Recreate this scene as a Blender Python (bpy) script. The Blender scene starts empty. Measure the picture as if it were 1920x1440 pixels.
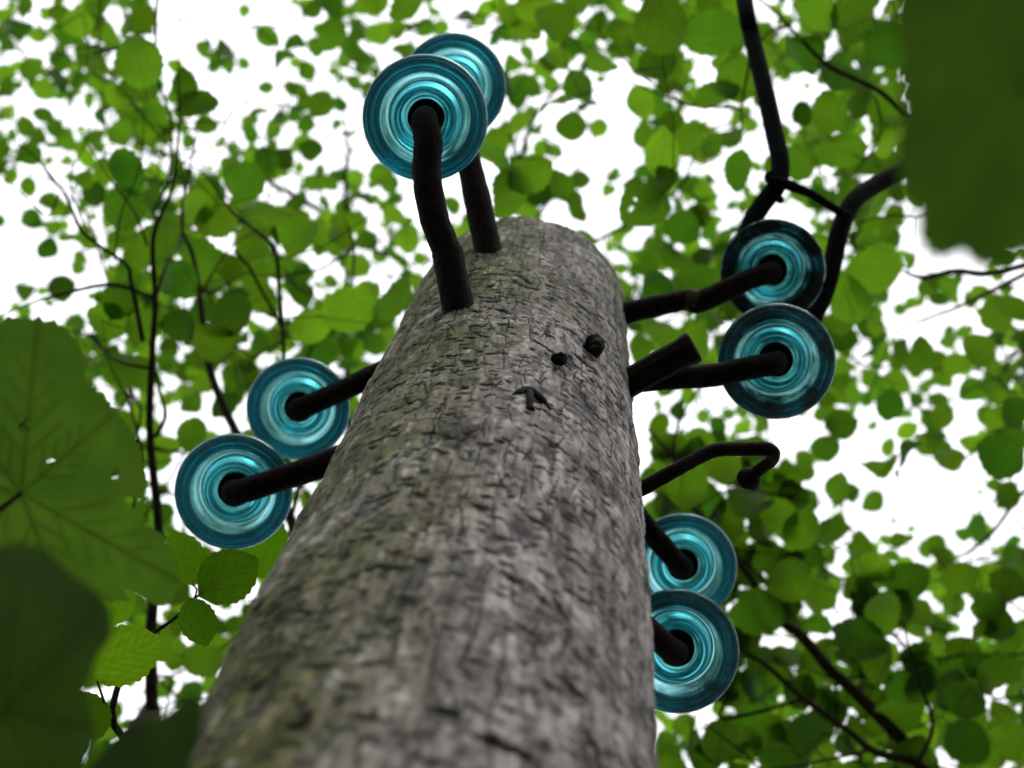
import bpy, math, random
import numpy as np
from mathutils import Vector, Matrix

random.seed(11)
rng = np.random.default_rng(11)
S = bpy.context.scene
COL = S.collection

# ------------------------------------------------------------------ camera
CAM = np.array([0.0, 0.0, 1.5])
F = 2700.0                                    # focal length in photo pixels (1920 wide)
MC = np.array([[0.998014423, 0.0190128519, 0.0600476674],
               [0.0, -0.953352473, 0.301859342],
               [0.0629857992, -0.301259977, -0.951459518]])
cam_d = bpy.data.cameras.new("camera")
cam = bpy.data.objects.new("camera", cam_d)
COL.objects.link(cam)
S.camera = cam
m4 = Matrix([[*MC.T[i], CAM[i]] for i in range(3)] + [[0, 0, 0, 1]])
cam.matrix_world = m4
cam_d.sensor_width = 36.0
cam_d.lens = F / 1920 * 36
cam_d.clip_start = 0.02
cam_d.clip_end = 300
cam_d.dof.use_dof = True
cam_d.dof.focus_distance = 1.07
cam_d.dof.aperture_fstop = cam_d.lens / 7.9

# ------------------------------------------------------------------ world: bright overcast
W = bpy.data.worlds.new("World")
S.world = W
W.use_nodes = True
nt = W.node_tree
bg = nt.nodes["Background"]
sky = nt.nodes.new("ShaderNodeTexSky")
sky.sky_type = 'NISHITA'
sky.sun_disc = False
SUN_EL, SUN_AZ = math.radians(62), math.radians(150)
sky.sun_elevation = SUN_EL
sky.sun_rotation = SUN_AZ
sky.dust_density = 6
hs = nt.nodes.new("ShaderNodeHueSaturation")
hs.inputs["Saturation"].default_value = 0.25
nt.links.new(sky.outputs[0], hs.inputs["Color"])
mx = nt.nodes.new("ShaderNodeMixRGB")
mx.inputs[0].default_value = 0.72
mx.inputs[2].default_value = (13.0, 13.1, 13.5, 1)
nt.links.new(hs.outputs[0], mx.inputs[1])
nt.links.new(mx.outputs[0], bg.inputs[0])
bg.inputs[1].default_value = 0.15

sun_d = bpy.data.lights.new("sun", 'SUN')
sun_d.energy = 0.8
sun_d.angle = math.radians(25)
sun_d.color = (1, .97, .92)
sun = bpy.data.objects.new("sun", sun_d)
COL.objects.link(sun)
sd = Vector((math.sin(SUN_AZ) * math.cos(SUN_EL), math.cos(SUN_AZ) * math.cos(SUN_EL), math.sin(SUN_EL)))
sun.rotation_euler = sd.to_track_quat('Z', 'Y').to_euler()

S.view_settings.view_transform = 'Standard'
S.view_settings.look = 'None'
S.view_settings.exposure = 0.2
S.view_settings.gamma = 1
S.view_settings.use_curve_mapping = False
S.render.engine = 'CYCLES'
cy = S.cycles
cy.max_bounces = 16
cy.transmission_bounces = 16
cy.diffuse_bounces = 4
cy.glossy_bounces = 6
cy.caustics_refractive = True
cy.use_denoising = True
cy.sample_clamp_indirect = 8

# ------------------------------------------------------------------ helpers
def P(px, py, z):
    """photo pixel + distance along the lens axis -> world point"""
    c = np.array([(px - 960) / F, -(py - 720) / F, -1.0]) * z
    return MC.T @ c + CAM

def cam_dir(ang):
    a = math.radians(ang)
    return MC.T @ np.array([math.cos(a), math.sin(a), 0.0])

def proj(p):
    c = MC @ (np.asarray(p) - CAM)
    return 960 + F * c[0] / -c[2], 720 - F * c[1] / -c[2], -c[2]

def unit(v):
    v = np.asarray(v, float)
    return v / (np.linalg.norm(v) + 1e-12)

def mesh_from(name, V, faces, smooth=True):
    me = bpy.data.meshes.new(name)
    me.from_pydata([tuple(v) for v in V], [], faces)
    if smooth:
        me.polygons.foreach_set("use_smooth", [True] * len(me.polygons))
    me.update()
    return me

def obj(name, me, mat=None, parent=None, loc=None):
    o = bpy.data.objects.new(name, me)
    COL.objects.link(o)
    if mat is not None:
        me.materials.clear()
        me.materials.append(mat)
    if loc is not None:
        o.location = loc
    if parent is not None:
        o.parent = parent
    return o

def empty(name, loc):
    o = bpy.data.objects.new(name, None)
    o.empty_display_size = .05
    o.location = loc
    COL.objects.link(o)
    return o

def tag(o, label=None, cat=None, group=None, kind=None):
    if label: o["label"] = label
    if cat: o["category"] = cat
    if group: o["group"] = group
    if kind: o["kind"] = kind
    return o

def catmull(pts, rad, n=6):
    pts = [np.asarray(p, float) for p in pts]
    A, B = [], []
    for i in range(len(pts) - 1):
        p0 = pts[max(i - 1, 0)]; p1 = pts[i]; p2 = pts[i + 1]; p3 = pts[min(i + 2, len(pts) - 1)]
        for k in range(n):
            t = k / n
            A.append(0.5 * ((2 * p1) + (-p0 + p2) * t + (2 * p0 - 5 * p1 + 4 * p2 - p3) * t * t + (-p0 + 3 * p1 - 3 * p2 + p3) * t ** 3))
            B.append(rad[i] * (1 - t) + rad[i + 1] * t)
    A.append(pts[-1]); B.append(rad[-1])
    return A, B

class Acc:
    def __init__(s): s.V = []; s.Fc = []
    def tube(s, pts, rad, seg=8, cap=True, rough=0.0, smooth=6):
        if smooth and len(pts) > 1:
            pts, rad = catmull(pts, rad, smooth)
        pts = [np.asarray(p, float) for p in pts]
        n = len(pts); base = len(s.V)
        u = None
        for i in range(n):
            t = unit(pts[min(i + 1, n - 1)] - pts[max(i - 1, 0)])
            if u is None:
                u = np.cross(t, [0.31, 0.2, 0.93]); u = unit(u)
            u = unit(u - t * u.dot(t))
            v = np.cross(t, u)
            for k in range(seg):
                a = 2 * math.pi * k / seg
                r = rad[i] * (1 + (random.uniform(-rough, rough) if rough else 0))
                s.V.append(pts[i] + (u * math.cos(a) + v * math.sin(a)) * r)
        for i in range(n - 1):
            for k in range(seg):
                a = base + i * seg + k; b = base + i * seg + (k + 1) % seg
                s.Fc.append((a, b, b + seg, a + seg))
        if cap:
            s.Fc.append(tuple(base + k for k in range(seg))[::-1])
            s.Fc.append(tuple(base + (n - 1) * seg + k for k in range(seg)))
        return s
    def ball(s, c, r, seg=10, rings=7, sq=(1, 1, 1), rough=0.0):
        base = len(s.V)
        for i in range(rings + 1):
            ph = math.pi * i / rings
            for k in range(seg):
                a = 2 * math.pi * k / seg
                q = r * (1 + random.uniform(-rough, rough))
                s.V.append(np.asarray(c) + np.array([math.sin(ph) * math.cos(a) * sq[0], math.sin(ph) * math.sin(a) * sq[1], math.cos(ph) * sq[2]]) * q)
        for i in range(rings):
            for k in range(seg):
                a = base + i * seg + k; b = base + i * seg + (k + 1) % seg
                s.Fc.append((a, a + seg, b + seg, b))
        return s
    def build(s, name, mat, parent=None, origin=None, smooth=True):
        o0 = np.zeros(3) if origin is None else np.asarray(origin)
        me = mesh_from(name, [np.asarray(v) - o0 for v in s.V], s.Fc, smooth)
        return obj(name, me, mat, parent)

# ------------------------------------------------------------------ materials
def new_mat(name):
    m = bpy.data.materials.new(name)
    m.use_nodes = True
    return m, m.node_tree, m.node_tree.nodes["Principled BSDF"]

def N(t, typ, **kw):
    n = t.nodes.new(typ)
    for k, v in kw.items():
        if k in n.inputs: n.inputs[k].default_value = v
        else: setattr(n, k, v)
    return n

def ramp(t, src, stops):
    r = t.nodes.new("ShaderNodeValToRGB")
    e = r.color_ramp.elements
    e[0].position, e[0].color = stops[0][0], (*stops[0][1], 1)
    e[1].position, e[1].color = stops[-1][0], (*stops[-1][1], 1)
    for p, c in stops[1:-1]:
        x = e.new(p); x.color = (*c, 1)
    t.links.new(src, r.inputs[0])
    return r

def mixc(t, fac, a, b, mode='MIX'):
    n = t.nodes.new("ShaderNodeMixRGB"); n.blend_type = mode
    for i, v in ((0, fac), (1, a), (2, b)):
        if hasattr(v, "links") or hasattr(v, "is_output"): t.links.new(v, n.inputs[i])
        elif isinstance(v, (int, float)): n.inputs[i].default_value = v
        else: n.inputs[i].default_value = (*v, 1)
    return n.outputs[0]

def mat_iron(name, c1, c2, rough=0.8, scale=220, bump=0.6, spec=.07):
    m, t, b = new_mat(name)
    tc = N(t, "ShaderNodeTexCoord")
    no = N(t, "ShaderNodeTexNoise", Scale=scale, Detail=6.0, Roughness=.65)
    t.links.new(tc.outputs["Object"], no.inputs["Vector"])
    r = ramp(t, no.outputs[0], [(.35, c1), (.7, c2)])
    t.links.new(r.outputs[0], b.inputs["Base Color"])
    b.inputs["Roughness"].default_value = rough
    b.inputs["Specular IOR Level"].default_value = spec
    bp = N(t, "ShaderNodeBump", Strength=bump, Distance=.002)
    t.links.new(no.outputs[0], bp.inputs["Height"])
    t.links.new(bp.outputs[0], b.inputs["Normal"])
    return m

M_iron = mat_iron("rusty_black_iron", (.0035, .003, .0025), (.013, .0105, .009), .8, 170, 1.0)
M_rust = mat_iron("rust_ring", (.03, .022, .012), (.09, .065, .035))
M_cable = mat_iron("black_cable_sheath", (.004, .006, .006), (.008, .011, .012), .9, 60, .2, .03)
M_liner = mat_iron("tarred_hemp", (.004, .004, .004), (.014, .012, .011), .9, 300, 1)
M_bark = mat_iron("twig_bark", (.03, .025, .018), (.09, .078, .06), .85, 90, .8)
M_twig = mat_iron("dark_twig_bark", (.014, .012, .008), (.045, .038, .024), .85, 90, .8)

def mat_leaf(name, d1, d2, t1, t2, tr=.62, veincol=.6):
    m, t, b = new_mat(name)
    oi = N(t, "ShaderNodeObjectInfo"); ge = N(t, "ShaderNodeNewGeometry")
    add = N(t, "ShaderNodeMath", operation='ADD'); fr = N(t, "ShaderNodeMath", operation='FRACT')
    t.links.new(oi.outputs["Random"], add.inputs[0]); t.links.new(ge.outputs["Random Per Island"], add.inputs[1])
    t.links.new(add.outputs[0], fr.inputs[0])
    # veins from the leaf's own coordinates (u across, v along)
    uv = N(t, "ShaderNodeUVMap"); sp = N(t, "ShaderNodeSeparateXYZ")
    t.links.new(uv.outputs[0], sp.inputs[0])
    au = N(t, "ShaderNodeMath", operation='ABSOLUTE'); t.links.new(sp.outputs[0], au.inputs[0])
    ml = N(t, "ShaderNodeMath", operation='MULTIPLY'); ml.inputs[1].default_value = -.55; t.links.new(au.outputs[0], ml.inputs[0])
    ad = N(t, "ShaderNodeMath", operation='ADD'); t.links.new(ml.outputs[0], ad.inputs[0]); t.links.new(sp.outputs[1], ad.inputs[1])
    m8 = N(t, "ShaderNodeMath", operation='MULTIPLY'); m8.inputs[1].default_value = 7.0; t.links.new(ad.outputs[0], m8.inputs[0])
    pp = N(t, "ShaderNodeMath", operation='PINGPONG'); pp.inputs[1].default_value = .5; t.links.new(m8.outputs[0], pp.inputs[0])
    mn = N(t, "ShaderNodeMath", operation='MULTIPLY'); mn.inputs[1].default_value = 6.0; t.links.new(au.outputs[0], mn.inputs[0])
    mi = N(t, "ShaderNodeMath", operation='MINIMUM'); t.links.new(pp.outputs[0], mi.inputs[0]); t.links.new(mn.outputs[0], mi.inputs[1])
    vr = ramp(t, mi.outputs[0], [(.02, (veincol,) * 3), (.16, (1, 1, 1))])
    no = N(t, "ShaderNodeTexNoise", Scale=7.0, Detail=4.0); t.links.new(uv.outputs[0], no.inputs["Vector"])
    nr = ramp(t, no.outputs[0], [(.3, (.82, .82, .82)), (.7, (1.1, 1.1, 1.1))])
    dc = mixc(t, fr.outputs[0], d1, d2)
    trc = mixc(t, fr.outputs[0], t1, t2)
    trc = mixc(t, 1.0, trc, vr.outputs[0], 'MULTIPLY')
    trc = mixc(t, 1.0, trc, nr.outputs[0], 'MULTIPLY')
    trc = mixc(t, 1.0, trc, oi.outputs["Color"], 'MULTIPLY')
    dc = mixc(t, 1.0, dc, nr.outputs[0], 'MULTIPLY')
    tb = N(t, "ShaderNodeBsdfTranslucent"); t.links.new(trc, tb.inputs[0])
    t.links.new(dc, b.inputs["Base Color"])
    b.inputs["Roughness"].default_value = .55
    b.inputs["Specular IOR Level"].default_value = .3
    bp = N(t, "ShaderNodeBump", Strength=.4, Distance=.0006)
    t.links.new(vr.outputs[0], bp.inputs["Height"]); t.links.new(bp.outputs[0], b.inputs["Normal"])
    mix = N(t, "ShaderNodeMixShader"); mix.inputs[0].default_value = tr
    t.links.new(b.outputs[0], mix.inputs[1]); t.links.new(tb.outputs[0], mix.inputs[2])
    t.links.new(mix.outputs[0], t.nodes["Material Output"].inputs[0])
    return m

M_leaf = mat_leaf("thin_green_leaf", (.03, .07, .008), (.05, .10, .012), (.044, .152, .007), (.175, .365, .012), .64, .88)
M_leaf_near = mat_leaf("near_green_leaf", (.03, .07, .008), (.05, .10, .012), (.058, .165, .003), (.155, .32, .006), .62, .8)
M_maple = mat_leaf("maple_leaf", (.03, .07, .012), (.04, .085, .015), (.075, .17, .008), (.085, .19, .01), .6, .55)

# glass
INS_R = .0525
def mat_glass():
    m, t, b = new_mat("teal_glass")
    t.nodes.remove(b)
    g = N(t, "ShaderNodeBsdfGlass", IOR=1.48, Roughness=.19)
    g.inputs["Color"].default_value = (.80, .97, .98, 1)
    gl = N(t, "ShaderNodeBsdfDiffuse"); gl.inputs[0].default_value = (.10, .155, .18, 1)
    tc = N(t, "ShaderNodeTexCoord")
    no = N(t, "ShaderNodeTexNoise", Scale=26.0, Detail=7.0, Roughness=.7); t.links.new(tc.outputs["Object"], no.inputs["Vector"])
    dr = ramp(t, no.outputs[0], [(.40, (.03,) * 3), (.72, (.42,) * 3)])
    # grime sits thickest on the outer skirt
    so = N(t, "ShaderNodeSeparateXYZ"); t.links.new(tc.outputs["Object"], so.inputs[0])
    co = N(t, "ShaderNodeCombineXYZ"); t.links.new(so.outputs[0], co.inputs[0]); t.links.new(so.outputs[1], co.inputs[1])
    ln = N(t, "ShaderNodeVectorMath", operation='LENGTH'); t.links.new(co.outputs[0], ln.inputs[0])
    mr = N(t, "ShaderNodeMapRange"); mr.inputs["From Min"].default_value = INS_R * .66; mr.inputs["From Max"].default_value = INS_R * .80
    mr.inputs["To Min"].default_value = .45; mr.inputs["To Max"].default_value = 1.7
    t.links.new(ln.outputs["Value"], mr.inputs["Value"])
    dm = N(t, "ShaderNodeMath", operation='MULTIPLY', use_clamp=True); t.links.new(dr.outputs[0], dm.inputs[0]); t.links.new(mr.outputs[0], dm.inputs[1])
    oi = N(t, "ShaderNodeObjectInfo"); sc_ = N(t, "ShaderNodeSeparateColor"); t.links.new(oi.outputs["Color"], sc_.inputs[0])
    d2 = N(t, "ShaderNodeMath", operation='MULTIPLY', use_clamp=True); t.links.new(dm.outputs[0], d2.inputs[0]); t.links.new(sc_.outputs[0], d2.inputs[1]); dm = d2
    gc = mixc(t, 1.0, (.10, .155, .18), sc_.outputs[1], 'MULTIPLY'); t.links.new(gc, gl.inputs[0])
    mix = N(t, "ShaderNodeMixShader"); t.links.new(dm.outputs[0], mix.inputs[0])
    t.links.new(g.outputs[0], mix.inputs[1]); t.links.new(gl.outputs[0], mix.inputs[2])
    n2 = N(t, "ShaderNodeTexNoise", Scale=30.0, Detail=2.0); t.links.new(tc.outputs["Object"], n2.inputs["Vector"])
    bp = N(t, "ShaderNodeBump", Strength=.10, Distance=.003); t.links.new(n2.outputs[0], bp.inputs["Height"])
    t.links.new(bp.outputs[0], g.inputs["Normal"])
    va = N(t, "ShaderNodeVolumeAbsorption"); va.inputs["Color"].default_value = (.06, .70, .76, 1); va.inputs["Density"].default_value = 52
    out = t.nodes["Material Output"]
    t.links.new(mix.outputs[0], out.inputs["Surface"]); t.links.new(va.outputs[0], out.inputs["Volume"])
    return m
M_glass = mat_glass()

# weathered pole wood
def mat_wood():
    m, t, b = new_mat("weathered_pole_wood")
    at = N(t, "ShaderNodeAttribute"); at.attribute_name = "wear"
    sep = N(t, "ShaderNodeSeparateColor"); t.links.new(at.outputs["Color"], sep.inputs[0])
    tc = N(t, "ShaderNodeTexCoord")
    mp = N(t, "ShaderNodeMapping"); mp.inputs["Scale"].default_value = (1, 1, .28); t.links.new(tc.outputs["Object"], mp.inputs[0])
    n1 = N(t, "ShaderNodeTexNoise", Scale=120.0, Detail=8.0, Roughness=.7); t.links.new(mp.outputs[0], n1.inputs["Vector"])
    n2 = N(t, "ShaderNodeTexNoise", Scale=14.0, Detail=6.0, Roughness=.6); t.links.new(tc.outputs["Object"], n2.inputs["Vector"])
    n3 = N(t, "ShaderNodeTexNoise", Scale=420.0, Detail=3.0); t.links.new(mp.outputs[0], n3.inputs["Vector"])
    base = ramp(t, n1.outputs[0], [(.30, (.125, .117, .116)), (.48, (.275, .262, .262)), (.68, (.50, .487, .492))])
    blot = ramp(t, n2.outputs[0], [(.32, (.55, .53, .51)), (.66, (1.15, 1.13, 1.13))])
    c = mixc(t, 1.0, base.outputs[0], blot.outputs[0], 'MULTIPLY')
    mg = N(t, "ShaderNodeMapping"); mg.inputs["Scale"].default_value = (1, 1, .07); t.links.new(tc.outputs["Object"], mg.inputs[0])
    n5 = N(t, "ShaderNodeTexNoise", Scale=95.0, Detail=5.0, Roughness=.6); t.links.new(mg.outputs[0], n5.inputs["Vector"])
    gr_ = ramp(t, n5.outputs[0], [(.36, (.52, .49, .47)), (.55, (1.0, 1.0, 1.0)), (.7, (1.2, 1.18, 1.18))])
    c = mixc(t, .85, c, gr_.outputs[0], 'MULTIPLY')
    sp_ = ramp(t, n3.outputs[0], [(.36, (.62, .60, .58)), (.56, (1.08, 1.08, 1.08))])
    c = mixc(t, .9, c, sp_.outputs[0], 'MULTIPLY')
    # green algae where attribute green is, darkened to hold the left side's shade too
    alg = N(t, "ShaderNodeMath", operation='MULTIPLY'); t.links.new(sep.outputs[1], alg.inputs[0])
    ar = ramp(t, n2.outputs[0], [(.3, (.35,) * 3), (.6, (1,) * 3)]); t.links.new(ar.outputs[0], alg.inputs[1])
    g = ramp(t, n1.outputs[0], [(.3, (.035, .038, .008)), (.7, (.15, .155, .042))])
    c = mixc(t, alg.outputs[0], c, g.outputs[0])
    # dirt settled in pits and cracks
    c = mixc(t, sep.outputs[0], c, (.009, .008, .007))
    # pale worn crests
    c = mixc(t, sep.outputs[2], c, (.52, .50, .49))
    t.links.new(c, b.inputs["Base Color"])
    b.inputs["Roughness"].default_value = .8
    b.inputs["Specular IOR Level"].default_value = .14
    bp = N(t, "ShaderNodeBump", Strength=.8, Distance=.0012); t.links.new(n1.outputs[0], bp.inputs["Height"])
    bp2 = N(t, "ShaderNodeBump", Strength=.5, Distance=.0005); t.links.new(n3.outputs[0], bp2.inputs["Height"]); t.links.new(bp.outputs[0], bp2.inputs["Normal"])
    t.links.new(bp2.outputs[0], b.inputs["Normal"])
    return m
M_wood = mat_wood()

def mat_ground():
    m, t, b = new_mat("leaf_litter")
    tc = N(t, "ShaderNodeTexCoord")
    n = N(t, "ShaderNodeTexNoise", Scale=14.0, Detail=9.0, Roughness=.7); t.links.new(tc.outputs["Object"], n.inputs["Vector"])
    v = N(t, "ShaderNodeTexVoronoi", Scale=9.0); t.links.new(tc.outputs["Object"], v.inputs["Vector"])
    r = ramp(t, n.outputs[0], [(.3, (.04, .03, .018)), (.5, (.10, .08, .045)), (.7, (.06, .10, .03))])
    c = mixc(t, .35, r.outputs[0], v.outputs["Color"], 'MULTIPLY')
    t.links.new(c, b.inputs["Base Color"]); b.inputs["Roughness"].default_value = .95
    bp = N(t, "ShaderNodeBump", Strength=.8, Distance=.03); t.links.new(n.outputs[0], bp.inputs["Height"]); t.links.new(bp.outputs[0], b.inputs["Normal"])
    return m

# ------------------------------------------------------------------ ground
def build_ground():
    V, Fc = [], []
    rr = [0, .6, 1.2, 2, 3, 4.5, 7, 11, 18, 30, 60, 120]; K = 48
    for r in rr:
        for k in range(K):
            a = 2 * math.pi * k / K
            x, y = r * math.cos(a), r * math.sin(a) 
            h = .05 * math.sin(x * 1.3 + 1) * math.cos(y * 1.1) * min(1, r / 2)
            V.append((x, y, h))
    for i in range(len(rr) - 1):
        for k in range(K):
            a = i * K + k; b = i * K + (k + 1) % K
            Fc.append((a, a + K, b + K, b))
    o = obj("ground", mesh_from("ground", V, Fc), mat_ground())
    tag(o, "forest floor of brown leaf litter and moss below the pole", kind="structure")
build_ground()

# the wood all round: a dense belt of foliage and trunks beyond the clearing
def build_wood():
    g = np.random.default_rng(9)
    n = 15000
    a = g.random(n) * 2 * np.pi
    top = 8.6 + 1.6 * np.sin(a * 5 + 1) * np.sin(a * 3)
    r = 9 + 4 * g.random(n); h = -.1 + top * g.random(n) ** .8
    c = np.stack([r * np.cos(a), r * np.sin(a), h], 1)
    u = g.normal(size=(n, 3)); u /= np.linalg.norm(u, axis=1)[:, None]
    w = np.cross(u, g.normal(size=(n, 3))); w /= np.linalg.norm(w, axis=1)[:, None]
    s = (.12 + .22 * g.random(n))[:, None]
    V = np.stack([c - u * s, c + w * s * .7, c + u * s, c - w * s * .7], 1).reshape(-1, 3)
    me = mesh_from("woodland", V, [(4 * i, 4 * i + 1, 4 * i + 2, 4 * i + 3) for i in range(n)], False)
    o = obj("woodland_foliage", me, M_maple)
    tag(o, "dense green foliage of the surrounding wood beyond the small clearing", "foliage", kind="stuff")
build_wood()

# ------------------------------------------------------------------ the pole
PX, PY = -.085, .387
TOP = 1.462
def pole_r(h):                                   # h above camera
    return np.interp(h, [-1.5, .3, .8, 1.2, 1.40, 1.445, 1.462], [.118, .1098, .1106, .1096, .1085, .108, .1055])
def pole_c(h):                                   # slightly crooked log
    bx = np.interp(h, [-1.5, .3, .5, .75, 1.0, 1.2, 1.35, 1.462], [.0, .0, -.0005, .0012, .0018, .001, .0, .0])
    return PX + bx, PY + bx * 0

def vnoise(shape, cell, seed, wrap=True):
    """smooth value noise on a grid (rows h, cols theta wrapped)"""
    g = np.random.default_rng(seed)
    nh = max(2, int(shape[0] / cell[0]) + 3); nt_ = max(2, int(round(shape[1] / cell[1])))
    G = g.random((nh, nt_))
    y = np.arange(shape[0]) / cell[0]; x = np.arange(shape[1]) / shape[1] * nt_
    yi = y.astype(int); xi = x.astype(int) % nt_
    fy = y - yi; fx = x - x.astype(int)
    fy = fy * fy * (3 - 2 * fy); fx = fx * fx * (3 - 2 * fx)
    x1 = (xi + 1) % nt_
    a = G[yi][:, xi]; b = G[yi][:, x1]; c = G[yi + 1][:, xi]; d = G[yi + 1][:, x1]
    return (a * (1 - fx) + b * fx) * (1 - fy)[:, None] + (c * (1 - fx) + d * fx) * fy[:, None]

def build_pole():
    NT = 640
    h0, h1 = .12, TOP
    step = .00112
    hs = np.arange(h0, h1, step); NH = len(hs)
    ds = 2 * math.pi * .11 / NT                  # arc step
    WRP = .42                                    # finer mesh on the side that faces the path
    uu = np.arange(NT) / NT * 2 * math.pi
    th = uu - WRP * np.sin(uu)
    dsj = ds * (1 - WRP * np.cos(uu))
    depth = np.zeros((NH, NT)); dirt = np.zeros((NH, NT))
    def stamp(ci, cj, L, Wd, ang, dp, dk, curve=0):
        """elongated dent: length L along angle ang (0 = round the pole), width Wd (metres)"""
        rad = L * .5 + Wd
        dl = dsj[cj % NT]; ni = int(rad / step) + 2; nj = min(int(rad / dl) + 2, NT // 3)
        i0, i1 = max(0, ci - ni), min(NH, ci + ni + 1)
        if i1 <= i0: return
        I = (np.arange(i0, i1) - ci) * step
        J = np.arange(-nj, nj + 1); JJ = J * dl
        ca, sa = math.cos(ang), math.sin(ang)
        u = JJ[None, :] * ca + I[:, None] * sa
        v = -JJ[None, :] * sa + I[:, None] * ca
        v = v + curve * u * u
        taper = np.clip(1 - (2 * np.abs(u) / L) ** 2, 0, 1)
        k = np.clip(1 - (v / (Wd * .5 * (.35 + .65 * taper))) ** 2, 0, 1) * (taper > 0) * np.sqrt(taper)
        jj = (cj + J) % NT
        sub = np.ix_(np.arange(i0, i1), jj)
        depth[sub] = np.maximum(depth[sub], k * dp)
        dirt[sub] = np.maximum(dirt[sub], np.clip(k * 3.2, 0, 1) * dk)
    dens = vnoise((NH, NT), (77.4, 87.5), 3)
    g = random.Random(5)
    def rj(): return int(np.interp(g.random() * 2 * math.pi, th, uu) / (2 * math.pi) * NT) % NT
    # short gouges round the pole
    n = 0
    while n < 6000:
        ci, cj = g.randrange(NH), rj()
        hh = hs[ci]
        w = dens[ci, cj]
        keep = .35 + .65 * w
        if hh > 1.22: keep *= .35
        if g.random() > keep: continue
        n += 1
        big = g.random() < .12
        L = g.uniform(.010, .020) if big else g.uniform(.003, .011)
        Wd = (g.uniform(.0028, .0052) if big else g.uniform(.0016, .0040)) * (1 if hh > .55 else .85)
        stamp(ci, cj, L, Wd, g.gauss(-.12, .28), g.uniform(.0010, .0030) * (1.3 if big else 1), g.uniform(.8, 1), g.uniform(-14, 14))
    # round pits
    for _ in range(4600):
        ci, cj = g.randrange(NH), rj()
        if g.random() > .3 + .7 * (1 - dens[ci, cj]) * (1 if hs[ci] < 1.2 else .2): continue
        s = g.uniform(.0018, .0050)
        stamp(ci, cj, s * g.uniform(1, 1.8), s, g.uniform(-1.2, 1.2), g.uniform(.0005, .0018), g.uniform(.55, 1))
    # thin drying checks along the pole, roughly in lines
    for _ in range(2300):
        ci = g.randrange(NH); cj = int(np.interp(((g.randrange(46) + g.gauss(0, .10)) / 46 % 1) * 2 * math.pi, th, uu) / (2 * math.pi) * NT) % NT
        if hs[ci] < .5 and g.random() < .5: continue
        L = g.uniform(.010, .055)
        stamp(ci, cj, L, g.uniform(.0011, .0018), math.pi / 2 + g.gauss(0, .13), g.uniform(.0006, .0016), g.uniform(.8, 1), g.uniform(-5, 5))
    # sideways hairlines
    for _ in range(420):
        ci = g.randrange(NH)
        stamp(ci, rj(), g.uniform(.015, .045), .0013, g.gauss(-.08, .12), .0005, g.uniform(.4, .9), g.uniform(-4, 4))
    # a few larger scars, placed where the photograph has them
    def at_px(px, py):
        d = unit(P(px, py, 1) - CAM)
        a = d[0] ** 2 + d[1] ** 2; b = -(d[0] * PX + d[1] * PY); c = PX * PX + PY * PY - .11 ** 2
        disc = b * b - a * c
        t = (-b - math.sqrt(max(disc, 0))) / a
        q = d * t
        th_ = math.atan2(q[0] - PX, -(q[1] - PY))
        u_ = float(np.interp(th_ % (2 * math.pi), th, uu))
        return int((q[2] - h0) / step), int(round(u_ / (2 * math.pi) * NT)) % NT
    for (px, py, L, Wd, an, dp) in [(985, 1100, .034, .0045, -.45, .004), (1050, 1140, .02, .004, -.9, .0035), (1080, 1290, .016, .006, -.5, .003),
                                    (770, 755, .018, .005, .25, .003), (740, 705, .012, .006, .5, .003), (1100, 545, .020, .0025, -.5, .002),
                                    (955, 1400, .03, .007, 0, .004), (840, 1320, .014, .006, .1, .003), (700, 1240, .02, .004, .3, .003),
                                    (560, 1350, .012, .006, .2, .003), (1110, 1380, .016, .006, -.3, .003), (690, 1060, .022, .004, .35, .0025),
                                    (1095, 640, .014, .006, .2, .003), (1120, 668, .012, .004, 1.2, .002), (1080, 685, .012, .004, -.4, .002), (1038, 690, .010, .003, 1.3, .002), (1055, 672, .01, .003, 0, .002),
                                    (905, 610, .016, .0022, 1.2, .0015), (1040, 610, .015, .002, 1.4, .0015), (860, 820, .03, .002, 1.25, .0015),
                                    (985, 850, .03, .0018, 1.4, .0015), (1075, 700, .035, .0018, 1.5, .0015), (930, 720, .02, .002, 1.3, .0015)]:
        ci, cj = at_px(px, py)
        stamp(ci, cj, L, Wd, an, dp, 1.0, g.uniform(-5, 5))
    # relief
    n_a = vnoise((NH, NT), (54.2, 45.5), 1) - .5
    n_b = vnoise((NH, NT), (16.8, 15.8), 2) - .5
    n_c = vnoise((NH, NT), (5.2, 5.2), 4) - .5
    n_d = vnoise((NH, NT), (28.4, 3.9), 8) - .5     # grain along the pole
    n_e = vnoise((NH, NT), (2.8, 15.8), 9) - .5      # faint rings round it
    low = vnoise((NH, NT), (245.1, 192.5), 7) - .5
    H = low * .004 + n_a * .0032 + n_b * .0015 + n_c * .0008 + n_d * .0014 + n_e * .0005 - depth * .72
    cav = np.clip(-(n_a * .5 + n_b + n_c * .9 + n_d * .5) * 3.0 - .52, 0, 1) * .68
    dirt = np.maximum(dirt, cav)
    crest = np.clip((n_b + n_c * .8 + n_a * .5 + n_d * .5 - .36) * 3.0, 0, 1) * (1 - dirt) * .6
    # bumpy knot band halfway
    for hb, am in ((.80, .0022), (1.02, .0014), (1.2, .0012)):
        H += am * np.exp(-((hs - hb) / .018) ** 2)[:, None] * (.5 + vnoise((NH, NT), (51.6, 105), int(hb * 100)))
    # algae, with painted shade in its tone: on the left side and towards the top
    side = np.clip(-np.sin(th) * 1.2 + np.cos(th) * .2 + .30, 0, 1)[None, :]
    up = np.interp(hs, [.12, .5, .8, 1.1, 1.45], [.35, .6, .75, .9, .75])[:, None]
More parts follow.
